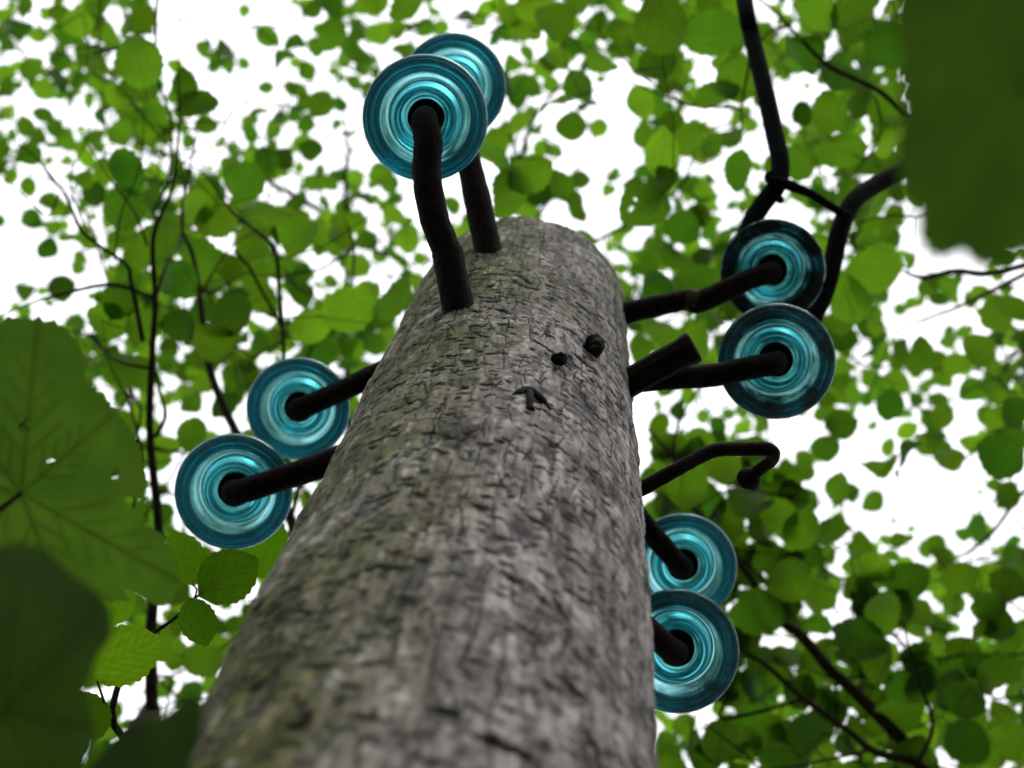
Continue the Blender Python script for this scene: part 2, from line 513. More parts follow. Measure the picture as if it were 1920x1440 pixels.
    al = np.clip(side * up * 1.5 * (.55 + vnoise((NH, NT), (64.5, 70), 12)) + .75 * (hs > 1.1)[:, None] * vnoise((NH, NT), (77.4, 87.5), 13), 0, 1) * 1.0
    rr = pole_r(hs)
    # broken, rounded rim at the very top
    edge = np.clip((hs - (TOP - .02)) / .02, 0, 1)[:, None]
    H -= edge * vnoise((NH, NT), (10.3, 38.5), 21) * .003
    cxs, cys = pole_c(hs)
    R = rr[:, None] + H
    X = cxs[:, None] + R * np.sin(th)[None, :]
    Y = cys - 0 * X if np.isscalar(cys) else cys[:, None] + 0 * X
    Y = Y - R * np.cos(th)[None, :]
    Z = np.repeat(hs[:, None], NT, 1) + CAM[2] + edge * (vnoise((NH, NT), (38.7, 31.5), 22) - .5) * .006
    # coarse lower rings to the ground, and the top face
    low_h = np.array([-1.55, -1.2, -.8, -.5, -.25, -.1, .0, .06])
    LX = PX + np.interp(low_h, [-1.55, .12], [0.118, .1105])[:, None] * np.sin(th)[None, :]
    LY = PY - np.interp(low_h, [-1.55, .12], [0.118, .1105])[:, None] * np.cos(th)[None, :]
    LZ = np.repeat(low_h[:, None], NT, 1) + CAM[2]
    tf = [.9, .6, .3, .02]
    TX = np.array([cxs[-1] + f * R[-1] * np.sin(th) for f in tf]); TY = np.array([PY - f * R[-1] * np.cos(th) for f in tf])
    TZ = np.array([Z[-1] * 0 + TOP + CAM[2] + (1 - f) * .004 for f in tf])
    AX = np.concatenate([LX, X, TX]); AY = np.concatenate([LY, Y, TY]); AZ = np.concatenate([LZ, Z, TZ])
    rows = AX.shape[0]
    base = np.array([PX, PY, 0.0])
    co = np.stack([AX - base[0], AY - base[1], AZ], -1).reshape(-1, 3)
    i = np.arange(rows - 1)[:, None] * NT; j = np.arange(NT)[None, :]; j1 = (j + 1) % NT
    q = np.stack([i + j, i + j1, i + NT + j1, i + NT + j], -1).reshape(-1, 4)
    me = bpy.data.meshes.new("shaft")
    me.vertices.add(len(co)); me.vertices.foreach_set("co", co.ravel())
    me.loops.add(q.size); me.loops.foreach_set("vertex_index", q.ravel())
    me.polygons.add(len(q)); me.polygons.foreach_set("loop_start", np.arange(0, q.size, 4))
    me.polygons.foreach_set("use_smooth", np.ones(len(q), bool))
    at = me.color_attributes.new("wear", 'FLOAT_COLOR', 'POINT')
    C = np.zeros((rows, NT, 4)); C[..., 3] = 1
    nl = len(low_h)
    C[nl:nl + NH, :, 0] = dirt; C[nl:nl + NH, :, 1] = al; C[nl:nl + NH, :, 2] = crest
    C[:nl, :, 1] = .3
    at.data.foreach_set("color", C.ravel())
    me.update(calc_edges=True); me.validate()
    root = empty("utility_pole", base)
    tag(root, "thick weathered grey wooden pole with green algae, seen from below among the leaves", "pole")
    obj("shaft", me, M_wood, root)
    return root, base
pole, pole_base = build_pole()

def ray_pole(px, py, r=.11):
    d = P(px, py, 1) - CAM
    a = d[0] ** 2 + d[1] ** 2; b = -(d[0] * PX + d[1] * PY); c = PX * PX + PY * PY - r * r
    disc = b * b - a * c
    t = (-b - math.sqrt(disc)) / a if disc > 0 else -b / a
    return d * t + CAM
def pole_out(p):
    return unit([p[0] - PX, p[1] - PY, 0])

# ---- small iron remains fixed in the pole
# bolt head and its smaller neighbour
p = ray_pole(1105, 660); o_ = pole_out(p); s_ = np.cross([0, 0, 1], o_)
a = Acc(); a.tube([p - o_ * .02, p + o_ * .004, p + o_ * .006], [.0065, .0075, .007], 14, rough=.08, smooth=2)
a.ball(p + o_ * .006, .0080, 12, 8, (1, 1, .9), .12)
a.tube([p + o_ * .008 - s_ * .004, p + o_ * .009 + np.array([0, 0, -.012]), p + o_ * .006 + np.array([0, 0, -.018]) - s_ * .004], [.006, .005, .002], 8, rough=.15)
a.build("bolt", M_iron, pole, pole_base)
p = ray_pole(1045, 680); o_ = pole_out(p); s_ = np.cross([0, 0, 1], o_)
a = Acc(); a.ball(p + o_ * .003, .0052, 10, 7, (1.1, 1, .9), .25)
a.tube([p + o_ * .002 - s_ * .001, p + o_ * .004 + np.array([0, 0, -.006])], [.004, .002], 8, rough=.2)
a.build("bolt", M_iron, pole, pole_base)
# bent staple: an arched strap with a short pin under it
pa, pb, pc = ray_pole(952, 748), ray_pole(990, 738), ray_pole(1036, 776)
o_ = pole_out(pb)
a = Acc(); a.tube([pa - o_ * .002, pa * .5 + pb * .5 + o_ * .002, pb + o_ * .0025, (pb + pc) / 2 + o_ * .0025, pc - o_ * .001], [.0012, .0028, .0026, .0030, .0010], 10, rough=.06)
a.build("staple", M_iron, pole, pole_base)
pd = ray_pole(990, 772)
a = Acc(); a.tube([pb + o_ * .002, (pb + pd) / 2 + o_ * .004, pd + o_ * .001, pd - o_ * .004], [.0024, .0026, .0022, .0016], 8, rough=.08)
a.ball(pd + o_ * .001, .0028, 8, 6, (1.5, 1, .8), .2)
a.build("nail", M_iron, pole, pole_base)
# crumbs of moss on the top edge
for k, (px, r) in enumerate([(935, .0022), (955, .0018), (1012, .0018)]):
    th = math.atan2((px - 985) * .0006, .1)
    c = np.array([PX + .104 * math.sin(th), PY - .104 * math.cos(th), TOP + CAM[2] + .001])
    a = Acc()
    for _ in range(5):
        a.ball(c + np.array([random.uniform(-.003, .003), random.uniform(-.003, .003), random.uniform(0, .004)]), r * random.uniform(.4, .9), 6, 4, rough=.3)
    a.build("moss_tuft", M_twig, pole, pole_base)

# ------------------------------------------------------------------ insulators
INS_R = .0525
PROF = [(0, 1.62), (.18, 1.62), (.32, 1.58), (.42, 1.48), (.45, 1.36), (.42, 1.24), (.395, 1.14), (.42, 1.06), (.52, .99), (.66, .88), (.79, .70), (.89, .47),
        (.965, .22), (.995, .09), (.998, .02), (.975, -.04), (.945, -.068), (.915, -.055), (.885, -.082), (.845, -.08), (.815, -.055), (.785, -.058), (.75, -.01), (.725, .04), (.70, .14), (.68, .32), (.655, .46), (.61, .54), (.57, .52),
        (.548, .42), (.535, .28), (.52, .17), (.495, .11), (.46, .09), (.425, .11), (.40, .17), (.375, .23), (.345, .26), (.325, .27), (.315, .31), (.31, .45), (.305, .8), (.30, 1.12), (.24, 1.2), (.10, 1.22), (0, 1.22)]
def lathe_mesh(name, prof, seg=112, n=3):
    pts, _ = catmull([(r, 0, z) for r, z in prof], [0] * len(prof), n)
    V = []; Fc = []
    rows = len(pts)
    V.append((0, 0, pts[0][2]))
    for p in pts[1:-1]:
        for k in range(seg):
            a = 2 * math.pi * k / seg
            V.append((max(p[0], .002) * math.cos(a), max(p[0], .002) * math.sin(a), p[2]))
    V.append((0, 0, pts[-1][2])); last = len(V) - 1
    for k in range(seg):
        k1 = (k + 1) % seg
        Fc.append((0, 1 + k, 1 + k1))
        for i in range(rows - 3):
            b = 1 + i * seg
            Fc.append((b + k, b + seg + k, b + seg + k1, b + k1))
        b = 1 + (rows - 3) * seg
        Fc.append((b + k, last, b + k1))
    return mesh_from(name, np.array(V) * INS_R, Fc)
glass_me = lathe_mesh("glass_shell", PROF)
liner_me = lathe_mesh("threaded_liner", [(0, .33), (.2, .33), (.285, .32), (.296, .34), (.297, .6), (.292, 1.0), (.25, 1.1), (0, 1.12)], 40, 2)

INS = [  # px, py, diameter px, hook entry px, label, hook label, extra hook pixel points
    (797, 222, 236, (858, 574), "front glass insulator of the top pair, its skirt overlapping the one behind",
     "thick iron hook across the pole face, carrying the front insulator of the top pair"),
    (850, 163, 198, (914, 462), "half hidden glass insulator of the top pair, showing behind the front one",
     "straight iron hook rising from the upper rim of the pole behind the front hook"),
    (438, 922, 219, (618, 868), "outer lower glass insulator on the mossy side of the pole, beside the big maple leaf",
     "iron hook with a bent end crossing the outer lower insulator on the mossy side"),
    (559, 766, 193, (722, 684), "upper glass insulator of the pair on the mossy side, tucked behind its neighbour",
     "iron hook with a thick collar at the upper insulator of the mossy side"),
    (1449, 508, 195, (1172, 588), "dark glass insulator just under the two black cables",
     "long iron hook with a pale rust ring leading to the insulator under the cables"),
    (1456, 678, 219, (1184, 716), "large glass insulator directly below the dark one that touches the cables",
     "iron hook coming out from behind the cut-off stub to the insulator"),
    (1281, 1063, 201, (1209, 985), "glass insulator peeping from behind the pole under the empty bent hook",
     "sloping iron hook just under the empty bent hook"),
    (1269, 1221, 233, (1214, 1180), "lowest glass insulator, partly cut off by the pole edge, drawn in front of another",
     "lowest iron hook, sloping from behind the pole into the lowest insulator"),
]
def seg_dist(q, a, b):
    ab = b - a; t = max(0, min(1, ((q - a) @ ab) / (ab @ ab)))
    return np.linalg.norm(a + ab * t - q)
ins_axis = {}
for idx, (px, py, dpx, ent, lab, hlab) in enumerate(INS):
    z = F * 2 * INS_R / dpx
    C = P(px, py, z)
    view = unit(C - CAM)
    ax = unit(view * .72 + np.array([0, 0, 1]) * .28)
    ins_axis[idx] = (C, ax)
    root = empty("glass_insulator", C)
    root.rotation_euler = Vector(ax).to_track_quat('Z', 'Y').to_euler()
    tag(root, lab, "insulator", "blue-green glass insulators round the pole")
    g_ = obj("glass_shell", glass_me, M_glass, root)
    g_.rotation_euler = (0, 0, idx * 1.3)
    g_.color = ((.8, .9, .9, .8, 3.0, 2.2, .9, 1.6)[idx], (1, 1, 1, 1, .22, .6, 1, .7)[idx], 1, 1)     # grime amount and tone; the cables' shade is painted into the one below them
    obj("threaded_liner", liner_me, M_liner, root)
    # the hook
    az = math.atan2(C[0] - PX, -(C[1] - PY))
    E = C - ax * .024
    if idx in (0, 1):
        Q = ray_pole(*ent)
    else:
        best = None
        for h in np.arange(.4, 1.44, .004):
            q = np.array([PX + .108 * math.sin(az), PY - .108 * math.cos(az), h + CAM[2]])
            d = seg_dist(np.array(ent, float), np.array(proj(E)[:2]), np.array(proj(q)[:2]))
            if best is None or d < best[0]: best = (d, q)
        Q = best[1]
    out = unit(Q - E)
    r = .0112 if idx < 4 else .0104
    I_ = Q + out * .05                              # embedded end
    pts = [I_, Q, Q * .72 + E * .28, Q * .40 + E * .60 + ax * 0, E - out * -.022 - ax * .002, E + out * .004 + ax * .004, C - ax * .002, C + ax * .018, C + ax * .05]
    rad = [r * 1.12, r * 1.12, r * 1.12, r, r * .98, r * 1.0, r * .96, r * .92, r * .9]
    if idx == 0:   # square-shouldered lower end
        mid = Q * .70 + E * .30
        sh = P(840, 478, proj(mid)[2])
        up = P(812, 400, proj(Q * .52 + E * .48)[2])
        u2 = P(800, 320, proj(Q * .30 + E * .70)[2])
        pts = [I_, Q, sh, sh + unit(up - sh) * .006, up, u2, E - out * -.022 - ax * .002, E + out * .004 + ax * .004, C - ax * .002, C + ax * .018, C + ax * .05]
        rad = [.0128, .0128, .0126, .0116, .0118, .0118, .0118, .0114, .0104, .0094, .009]
    if idx == 1: rad = [r * 1.15] * 3 + rad[3:]
    if idx == 5:   # hidden first part, then a near-level reach
        mid = P(1270, 708, proj(Q)[2] * 1.0)
        el = P(1340, 703, proj(E)[2])
        pts = [I_, Q, mid, el, E - out * -.018 - ax * .002, E + out * .004 + ax * .004, C - ax * .002, C + ax * .018, C + ax * .05]
        rad = [r, r, r, r, r, r, r * .96, r * .92, r * .9]
    if idx == 4:
        j = P(1290, 562, proj(Q * .55 + E * .45)[2]); j2 = P(1312, 566, proj(Q * .5 + E * .5)[2])
        pts = [I_, Q, P(1230, 574, proj(Q * .75 + E * .25)[2]), j, j2, E - out * -.025 - ax * .002, E + out * .004 + ax * .004, C - ax * .002, C + ax * .018, C + ax * .05]
        rad = [r, r * 1.05, r * 1.05, r * .98, r * 1.1, r, r, r * .96, r * .92, r * .9]
    hroot = empty("iron_hook", Q)
    tag(hroot, hlab, "hook", "iron hooks holding the insulators")
    a = Acc(); a.tube(pts, rad, 18, rough=.035, smooth=7)
    a.build("rod", M_iron, hroot, Q)
    if idx == 3:
        k0 = .22 if idx == 3 else .30
        c0 = Q; c1 = Q * (1 - k0) + E * k0
        if idx == 0: c1 = sh
        a = Acc(); a.tube([c0 + out * .03, c0, c1, c1 - unit(c0 - c1) * .003], [.0138, .0138, .0134, .011], 8 if idx < 2 else 16, rough=.02, smooth=2)
        a.build("collar", M_iron, hroot, Q, smooth=False)
    if idx == 4:
        a = Acc(); a.tube([j - unit(j2 - j) * .004, j, j2], [.0108, .0116, .0110], 16, rough=.06, smooth=2)
        a.build("rust_ring", M_rust, hroot, Q)

# empty bent hook
q = ray_pole(1204, 918); q = np.array([q[0], q[1], q[2]])
zz = proj(q)[2]
root = empty("bent_iron_hook", q)
tag(root, "thin empty iron hook bent back at its end, with a round knob and no insulator", "hook")
a = Acc()
pts = [P(1160, 938, zz), P(1206, 915, zz), P(1262, 884, zz), P(1318, 853, zz + .01), P(1350, 843, zz + .015), P(1400, 842, zz + .02), P(1436, 842, zz + .02), P(1450, 850, zz + .025), P(1446, 864, zz + .035), P(1425, 880, zz + .05), P(1408, 895, zz + .06)]
a.tube(pts, [.0052] * 7 + [.005, .0046, .0046, .005], 14, rough=.05, smooth=6)
a.build("rod", M_iron, root, q)
a = Acc(); a.ball(P(1404, 897, zz + .055), .0088, 14, 9, (1, 1, 1), .05)
a.ball(P(1411, 908, zz + .058), .0050, 10, 7, (1, 1, 1), .08)
a.build("knob", M_iron, root, q)

# cut-off stub in front of the hook
q = ray_pole(1183, 716); zz = proj(q)[2] - .02
root = empty("cut_off_stub", q)
tag(root, "short thick blunt iron stub sticking out of the pole above the empty hook", "stub")
a = Acc()
e0 = P(1292, 655, zz - .005)
a.tube([P(1150, 736, zz + .01), P(1190, 712, zz), P(1240, 684, zz), e0], [.0125, .0125, .0128, .0128], 10, rough=.02, smooth=3)
a.build("rod", M_iron, root, q, smooth=False)
d_ = unit(e0 - P(1240, 684, zz))
a = Acc(); a.tube([e0 - d_ * .003, e0 + d_ * .004, e0 + d_ * .0055], [.0135, .0135, .012], 10, rough=.03, smooth=0)
a.build("end_cap", M_iron, root, q, smooth=False)

# ------------------------------------------------------------------ cables
q = P(1458, 350, 1.58)
a = Acc()
C4, A4 = ins_axis[4]
n4 = C4 + A4 * (1.13 * INS_R)
a.tube([P(1290, -900, 3.4), P(1350, -330, 2.3), P(1393, -20, 1.80), P(1410, 70, 1.74), P(1432, 160, 1.68), P(1452, 250, 1.63), P(1463, 305, 1.60), P(1457, 347, 1.585), P(1432, 380, 1.58), P(1408, 420, 1.57), P(1396, 470, 1.56), P(1410, 540, 1.56)],
       [.0105] * 12, 18, rough=.015, smooth=7)
o = a.build("black_cable", M_cable, None); tag(o, "thick black cable running up out of the frame from the dark insulator", "cable", "black cables at the insulator")
a = Acc()
a.tube([P(3300, -500, 4.5), P(2500, 20, 2.9), P(2000, 200, 2.1), P(1760, 288, 1.80), P(1690, 322, 1.72), P(1640, 348, 1.68), P(1600, 378, 1.64), P(1575, 430, 1.61), P(1562, 490, 1.59), P(1545, 550, 1.575), P(1515, 610, 1.56), P(1480, 650, 1.55)],
       [.0105] * 12, 18, rough=.015, smooth=7)
o = a.build("black_cable", M_cable, None); tag(o, "thick black cable curving from the dark insulator to behind the big blurred leaf", "cable", "black cables at the insulator")
a = Acc()
a.tube([P(1440, 338, 1.575), P(1475, 346, 1.572), P(1520, 364, 1.585), P(1568, 394, 1.60), P(1592, 406, 1.60)], [.006, .0062, .005, .0048, .006], 12, rough=.04, smooth=5)
a.ball(P(1462, 374, 1.565), .0045, 10, 7, rough=.15); a.ball(P(1588, 402, 1.595), .0048, 10, 7, rough=.15)
a.ball(P(1446, 332, 1.58), .0075, 10, 7, rough=.1)
o = a.build("cable_tie", M_cable, None); tag(o, "short dark strap tying the two thick black cables together", "tie")

# ------------------------------------------------------------------ leaf meshes
def leaf_mesh(name, wid=.84, tip=.12, n=11, teeth=.022, fold=.16, curl=.12, seed=0, holes=None, fine=1, wav=.03):
    """leaf of length 1 along +y from y=-.5 to .5; both halves two quads wide"""
    g = random.Random(seed)
    V = []; UV = []; Fc = []
    n = n * fine
    cols = [-1, -.5, 0, .5, 1] if fine == 1 else [i / 8 for i in range(-8, 9)]
    skew = g.uniform(-.03, .03); ph = g.uniform(0, 6)
    for i in range(n + 1):
        t = i / n
        w = math.sin(math.pi * min(1, t ** .86)) ** .62 * wid * .5
        w *= (1 - .45 * max(0, t - .78) / .22) if tip > .1 else 1
        w *= 1 + .1 * (.5 - t)
        if i in (0, n): w = .004
        for c in cols:
            te = teeth * (1 if (i % 2) else -1) * (abs(c) == 1) * (0 if i in (0, n) else 1) * (1 if fine == 1 else (1 if (i // 2) % 2 else -1))
            x = c * w + (te if c > 0 else -te) + skew * math.sin(t * 3)
            y = t - .5 - abs(c) * .035 * (1 - t) + (.03 * abs(c) * (0 if i in (0, n) else 1))
            z = fold * abs(x) ** 1.2 - curl * (t - .45) ** 2 + wav * math.sin(t * 9 + ph + c * 1.3) * abs(c)
            V.append((x, y, z)); UV.append((c * min(1, w * 2.2), t))
    k = len(cols)
    for i in range(n):
        for j in range(k - 1):
            a0 = i * k + j
            f = (a0, a0 + 1, a0 + k + 1, a0 + k)
            if holes:
                cx_ = sum(V[q][0] for q in f) / 4; cy_ = sum(V[q][1] for q in f) / 4
                if any((cx_ - hx) ** 2 + (cy_ - hy) ** 2 < hr * hr for hx, hy, hr in holes): continue
            Fc.append(f)
    me = mesh_from(name, V, Fc)
    ul = me.uv_layers.new(name="UVMap")
    for l in me.loops: ul.data[l.index].uv = UV[l.vertex_index]
    me.materials.append(M_leaf)
    return me
LEAF = [leaf_mesh("leaf_blade", wid=w, tip=t, n=14, seed=k, fold=random.uniform(.05, .45), curl=random.uniform(.05, .8), teeth=random.uniform(.013, .023), wav=random.uniform(.02, .07))
        for k, (w, t) in enumerate([(.88, .05), (.82, .2), (.94, .05), (.76, .2), (.86, .05), (.90, .2), (.78, .2), (.92, .05), (.80, .2), (.70, .2)])]
LEAF_POINT = [leaf_mesh("leaf_blade", wid=.64, tip=.2, n=14, seed=31, fold=.1, curl=.15, teeth=.012), leaf_mesh("leaf_blade", wid=.70, tip=.2, n=14, seed=32, fold=.12, curl=.2, teeth=.014)]
LEAF_HOLE = leaf_mesh("leaf_blade", wid=.95, tip=.05, n=14, seed=33, fine=2, teeth=.008, holes=[(-.10, .20, .05), (-.02, .05, .04), (.10, -.12, .06), (-.2, .02, .03)])
LEAF_NEAR = [leaf_mesh("leaf_blade", wid=.74, tip=.2, n=16, seed=41, fine=2, teeth=.010, fold=.08, curl=.1), leaf_mesh("leaf_blade", wid=.82, tip=.2, n=16, seed=42, fine=2, teeth=.011, fold=.05, curl=.15)]

# ------------------------------------------------------------------ where the leaves are: (px, py, length px[, tip angle, shape, tint])
LV = [(47,10,50),(32,52,52),(11,80,40),(88,26,30),(114,92,26),(58,127,48),(108,148,50),(149,43,62),(177,112,64,70),(207,65,52),(237,43,45),(256,9,36),
(262,112,98,100),(256,159,74,200,'r',.6),(349,159,64),(372,196,76,20,'r',.7),(329,125,36),(286,204,54,170,'r',1.3),(196,220,52,-90),(239,224,48),(228,245,50),(340,239,28),(301,241,48),(275,262,45),
(103,239,38),(80,215,40),(47,237,40),(127,262,44),(159,295,42),(69,258,45),(90,301,24),(37,297,30),(19,331,36),(54,351,38),(239,321,84,-60,'r',1.2),(288,340,34),(187,355,30),(228,394,88,200),(305,390,54),(368,387,80,180,'r',1.1),
(456,338,78,150,'r',1.35),(495,402,76,0,'r',1.1),(394,344,38),(405,413,78),(331,301,48),(88,377,40),(73,420,42),(116,390,50),(131,448,46),(88,467,44),(144,501,30),(0,413,28),
(411,265,32),(435,280,30),(474,290,38),(508,280,38),(430,306,40),(508,318,45),(501,69,48),(527,116,54),(553,82,40),(575,131,40),(555,166,44),(577,194,42),(575,228,44),(620,65,62),(671,56,46),(594,86,40),(620,6,56),(671,103,50),
(639,196,34),(631,235,26),(663,153,34),(583,265,22),(618,344,40),(430,120,36),(456,118,26),(411,103,28),(452,581,48),(499,564,50),
(757,15,60),(745,55,40,-90),(798,52,38),(865,30,48),(892,45,36),(770,95,34),(712,330,50),(672,370,52),(738,400,55),(765,448,52),(785,485,32),(720,395,45),(665,355,44),(850,425,24),(660,245,40),
(897,38,34),(925,73,30,-100,'r',.6),(981,68,28),(947,15,30,-70,'p'),(1125,35,40,90,'r',.6),(1040,38,84,40,'r',.65),(997,17,60),(1104,76,40,0,'r',1.5),(1020,125,48),(994,163,50),(1043,190,62),(1084,163,62),(1128,117,66),(1166,90,62),(1180,64,50),(1102,198,42,30,'r',.7),
(1070,236,56,180,'r',.8),(1201,192,62),(1239,44,112,90,'r',.6),(1236,117,76,20,'r',.65),(1332,64,120,183,'p',1.35),(1240,286,96,95,'p',1.5),(1233,347,78,200,'r',.6),(1207,388,98,230,'h',.95),(1212,257,50),(1291,262,72),(1297,181,42),(1347,175,84),(1317,359,46,0,'r',.8),(1370,257,32),
(1385,321,76,-95,'p',1.35),(970,230,50),(930,268,55),(1037,283,38),(1052,347,62),(1084,388,60),(991,330,90),(932,297,90),(953,364,92),(1594,83,56),(1661,83,98),(1507,96,84),(1565,142,78),(1602,20,112),(1532,25,84),(1382,142,92),
(1369,258,50),(1502,308,74,-50,'r',1.15),(1573,281,94,190,'r',1.15),(1552,208,82,90,'r',.85),(1657,208,78),(1673,267,72),(1319,356,40),(1282,429,68),(1265,479,72),(1640,506,106,180,'r',1.15),(1590,562,90,100,'r',1.45),(1669,444,52),(1307,529,84),(1623,375,62),
(1579,633,58,0,'r',.7),(1641,610,46),(1710,569,32),(1687,581,26),(1740,537,40),(1725,667,68,80),(1631,662,38),(1633,708,42),(1679,717,56),(1667,762,62),(1719,750,36),(1600,746,28,95,'p',1.2),(1635,798,24),(1575,798,60,200,'r',.8),(1550,775,48),(1767,708,46),(1825,733,60),
(1871,708,56),(1867,592,72),(1900,575,62),(1767,783,50),(1692,858,80,200,'r',.8),(1777,860,56,180),(1742,838,34),(1821,833,42),(1883,858,90),(1900,775,62),(1867,792,56),(1594,921,40,95),(1567,946,36),(1573,977,36),(1508,879,48),(1510,937,50),(1875,942,26),(1837,921,18),(1904,633,42),(1833,654,62),
(1394,798,42,60,'r',1.3),(1325,772,0),(1335,700,52,90,'r',1.1),(1417,1149,98,175,'r',1.5),(1485,1088,88),(1657,1144,86,110,'r',1.5),(1609,1196,104,150),(1650,1241,84),(1515,1371,84),(1459,1417,72),(1350,1384,84),(1706,1414,78),(1815,1391,84),(1672,1387,56,0,'r',.6),(1594,1080,42),(1657,1084,50),(1766,1112,42),
(1879,1065,42),(1815,1087,56),(1864,1129,62),(1734,1029,34),(1777,1039,34),(1807,1001,36),(1845,990,34),(1637,1029,30),(1661,1012,30),(1672,1042,34),(1710,990,20),(1674,975,20),(1603,1005,18),(1505,1155,34),(1406,941,84),(1462,967,88),(1511,941,52),(1500,997,84),(1552,1040,42),(1522,1267,62),
(1444,1279,56),(1432,1305,62),(1770,1256,64),(1867,1260,94),(1725,1290,74),(1687,1335,94),(1807,1312,78),(1890,1387,74),(1762,1387,62),(1912,1192,62),(1350,870,80),(1290,905,90),(1235,800,52),(1250,850,60),(1225,905,60),(1310,640,80),(1235,620,90),(1200,655,60),(1330,590,70),(1235,540,70),(1250,720,46),
(430,590,90,200,'r',.6),(400,640,90,10,'r',.6),(340,610,80,0,'r',.7),(330,520,90),(585,610,80,20,'r',1.2),(655,580,100,10,'r',1.15),(600,655,70),(740,560,90,40,'r',.9),(725,640,50),(450,585,50),(500,580,56),(560,520,60),(640,600,60),(240,690,95,0,'r',.8),(270,610,80),(230,560,80),(200,600,80),
(420,760,60),(360,755,50),(290,860,60),(310,835,60),(460,690,50),(660,655,50),(560,440,80),(610,450,60),(475,450,80),(520,500,60),(380,480,80),(300,450,90),(260,480,60),(440,740,50),(360,810,70),(690,550,60),(220,800,70),(240,860,60),(480,520,60),
(465,1000,60),(470,1145,44),(440,1175,50),(330,1225,60),(385,1240,80),(300,1290,60),(350,1345,40),(480,1045,70),(415,1215,60)]
LV = [l for l in LV if l[2] > 5]
NEAR = [(345,1045,104,112,0,1.22,1.0),(430,1080,122,32,1,1.2,.85),(372,1168,92,-72,0,1.18,.95),(236,1228,136,25,1,1.12,1.05),(222,1128,84,70,0,1.3,1.5),(500,1030,110,60,1,1.5,1.2),(168,1338,92,120,0,1.15,.8),(300,1215,60,-60,1,1.35,1.0)]

GRID = """
5674 0136 7553 8869 7668 9999
6788 5256 5555 5869 6878 9999
3578 7035 4555 4427 5747 9999
6578 3673 2555 6148 6659 9999
4688 8766 6325 9639 6648 8999
2569 9988 7655 5548 8756 8233
1269 9876 7655 5578 8888 9444
5689 9888 9655 5557 8888 6558
9999 9889 7355 5559 8388 7778
9967 5577 7755 5554 3447 6657
9986 5577 7755 5557 8753 4747
9997 5555 3555 5558 9995 2004
9997 7565 5555 5559 9997 3324
9999 7665 5555 5559 9998 8776
9977 6755 5555 5559 9997 8967
9986 6555 5555 5559 9999 9889
9875 5555 5555 5557 6889 9988
9999 5555 5555 5556 8988 8888"""
G = np.array([[int(c) for c in row.replace(" ", "")] for row in GRID.strip().split("\n")]) / 9.0
def grid_d(px, py):
    x = (px / 80) - .5; y = (py / 80) - .5
    x = min(max(x, 0), 22.999); y = min(max(y, 0), 16.999)
    i, j = int(y), int(x); fy, fx = y - i, x - j
    return (G[i, j] * (1 - fx) + G[i, j + 1] * fx) * (1 - fy) + (G[i + 1, j] * (1 - fx) + G[i + 1, j + 1] * fx) * fy

MARG = 360
cov = np.zeros(((1440 + 2 * MARG) // 8, (1920 + 2 * MARG) // 8), np.int16)
def cover(px, py, L, w=.42):
    r = L * w / 8; cx_ = (px + MARG) / 8; cy_ = (py + MARG) / 8
    x0, x1 = int(max(0, cx_ - r)), int(min(cov.shape[1], cx_ + r + 1)); y0, y1 = int(max(0, cy_ - r)), int(min(cov.shape[0], cy_ + r + 1))
    if x1 <= x0 or y1 <= y0: return
    yy, xx = np.mgrid[y0:y1, x0:x1]
    cov[y0:y1, x0:x1] += ((xx - cx_) ** 2 + (yy - cy_) ** 2 <= r * r).astype(np.int16)
leaves = []      # px, py, z, Lmetres, tip angle, shape, tint
for l in LV:
    px, py, L = l[:3]
    ang = l[3] if len(l) > 3 else random.uniform(0, 360)
    sh = l[4] if len(l) > 4 else 'r'
    tint = l[5] if len(l) > 5 else random.choice([.75, .9, 1.0, 1.0, 1.15, 1.3])
    Lm = random.uniform(.054, .068) * (1 if L > 40 else .85)
    z = F * Lm / (L * 1.06)
    zmin = 2.15 if px > 1330 else 1.95
    if z < zmin: Lm *= zmin / z; z = zmin
    if z > 6.5: Lm *= 6.5 / z; z = 6.5
    leaves.append((px, py, z, Lm, ang, sh, tint)); cover(px, py, L)
nz = np.random.default_rng(4).random((40, 50))
def nse(px, py):
    x = (px + MARG) / 64; y = (py + MARG) / 64
    i, j = int(y), int(x); fy, fx = y - i, x - j
    fy = fy * fy * (3 - 2 * fy); fx = fx * fx * (3 - 2 * fx)
    return (nz[i, j] * (1 - fx) + nz[i, j + 1] * fx) * (1 - fy) + (nz[i + 1, j] * (1 - fx) + nz[i + 1, j + 1] * fx) * fy
gr = random.Random(21)
n_fill = 0
for _ in range(14000):
    px, py = gr.uniform(-MARG, 1920 + MARG), gr.uniform(-MARG, 1440 + MARG)
    inside = -40 < px < 1960 and -40 < py < 1480
    d = grid_d(px, py) if inside else .62
    L = gr.choice([24, 30, 34, 38, 42, 46, 52]) * gr.uniform(.85, 1.15)
    if d > .75: L *= 1.08
    if py < 820: L *= .93
    if px > 1200 and py > 820: L *= 1.4
    if not inside: L *= 1.25
    # leave real openings: the smooth field decides where the sky shows
    if nse(px, py) > .10 + .92 * d: continue
    i, j = int((py + MARG) / 8), int((px + MARG) / 8)
    s = max(2, int(70 / 8))
    win = cov[max(0, i - s):i + s, max(0, j - s):j + s]
    if (win > 0).mean() > d * .97: continue
    if cov[min(i, cov.shape[0] - 1), min(j, cov.shape[1] - 1)] > (2 if d > .7 else 0): continue
    if 1225 > px > 560 + (1440 - py) * .25 and py > 620: continue      # wholly behind the pole
    Lm = gr.uniform(.050, .066) * (.85 if L < 32 else 1)
    z = max(min(F * Lm / L, 6.6), 2.35); Lm = L * z / F
    leaves.append((px, py, z, Lm, gr.uniform(0, 360), 'r', gr.choice([.5, .65, .8, .95, 1.1, 1.4]))); cover(px, py, L); n_fill += 1
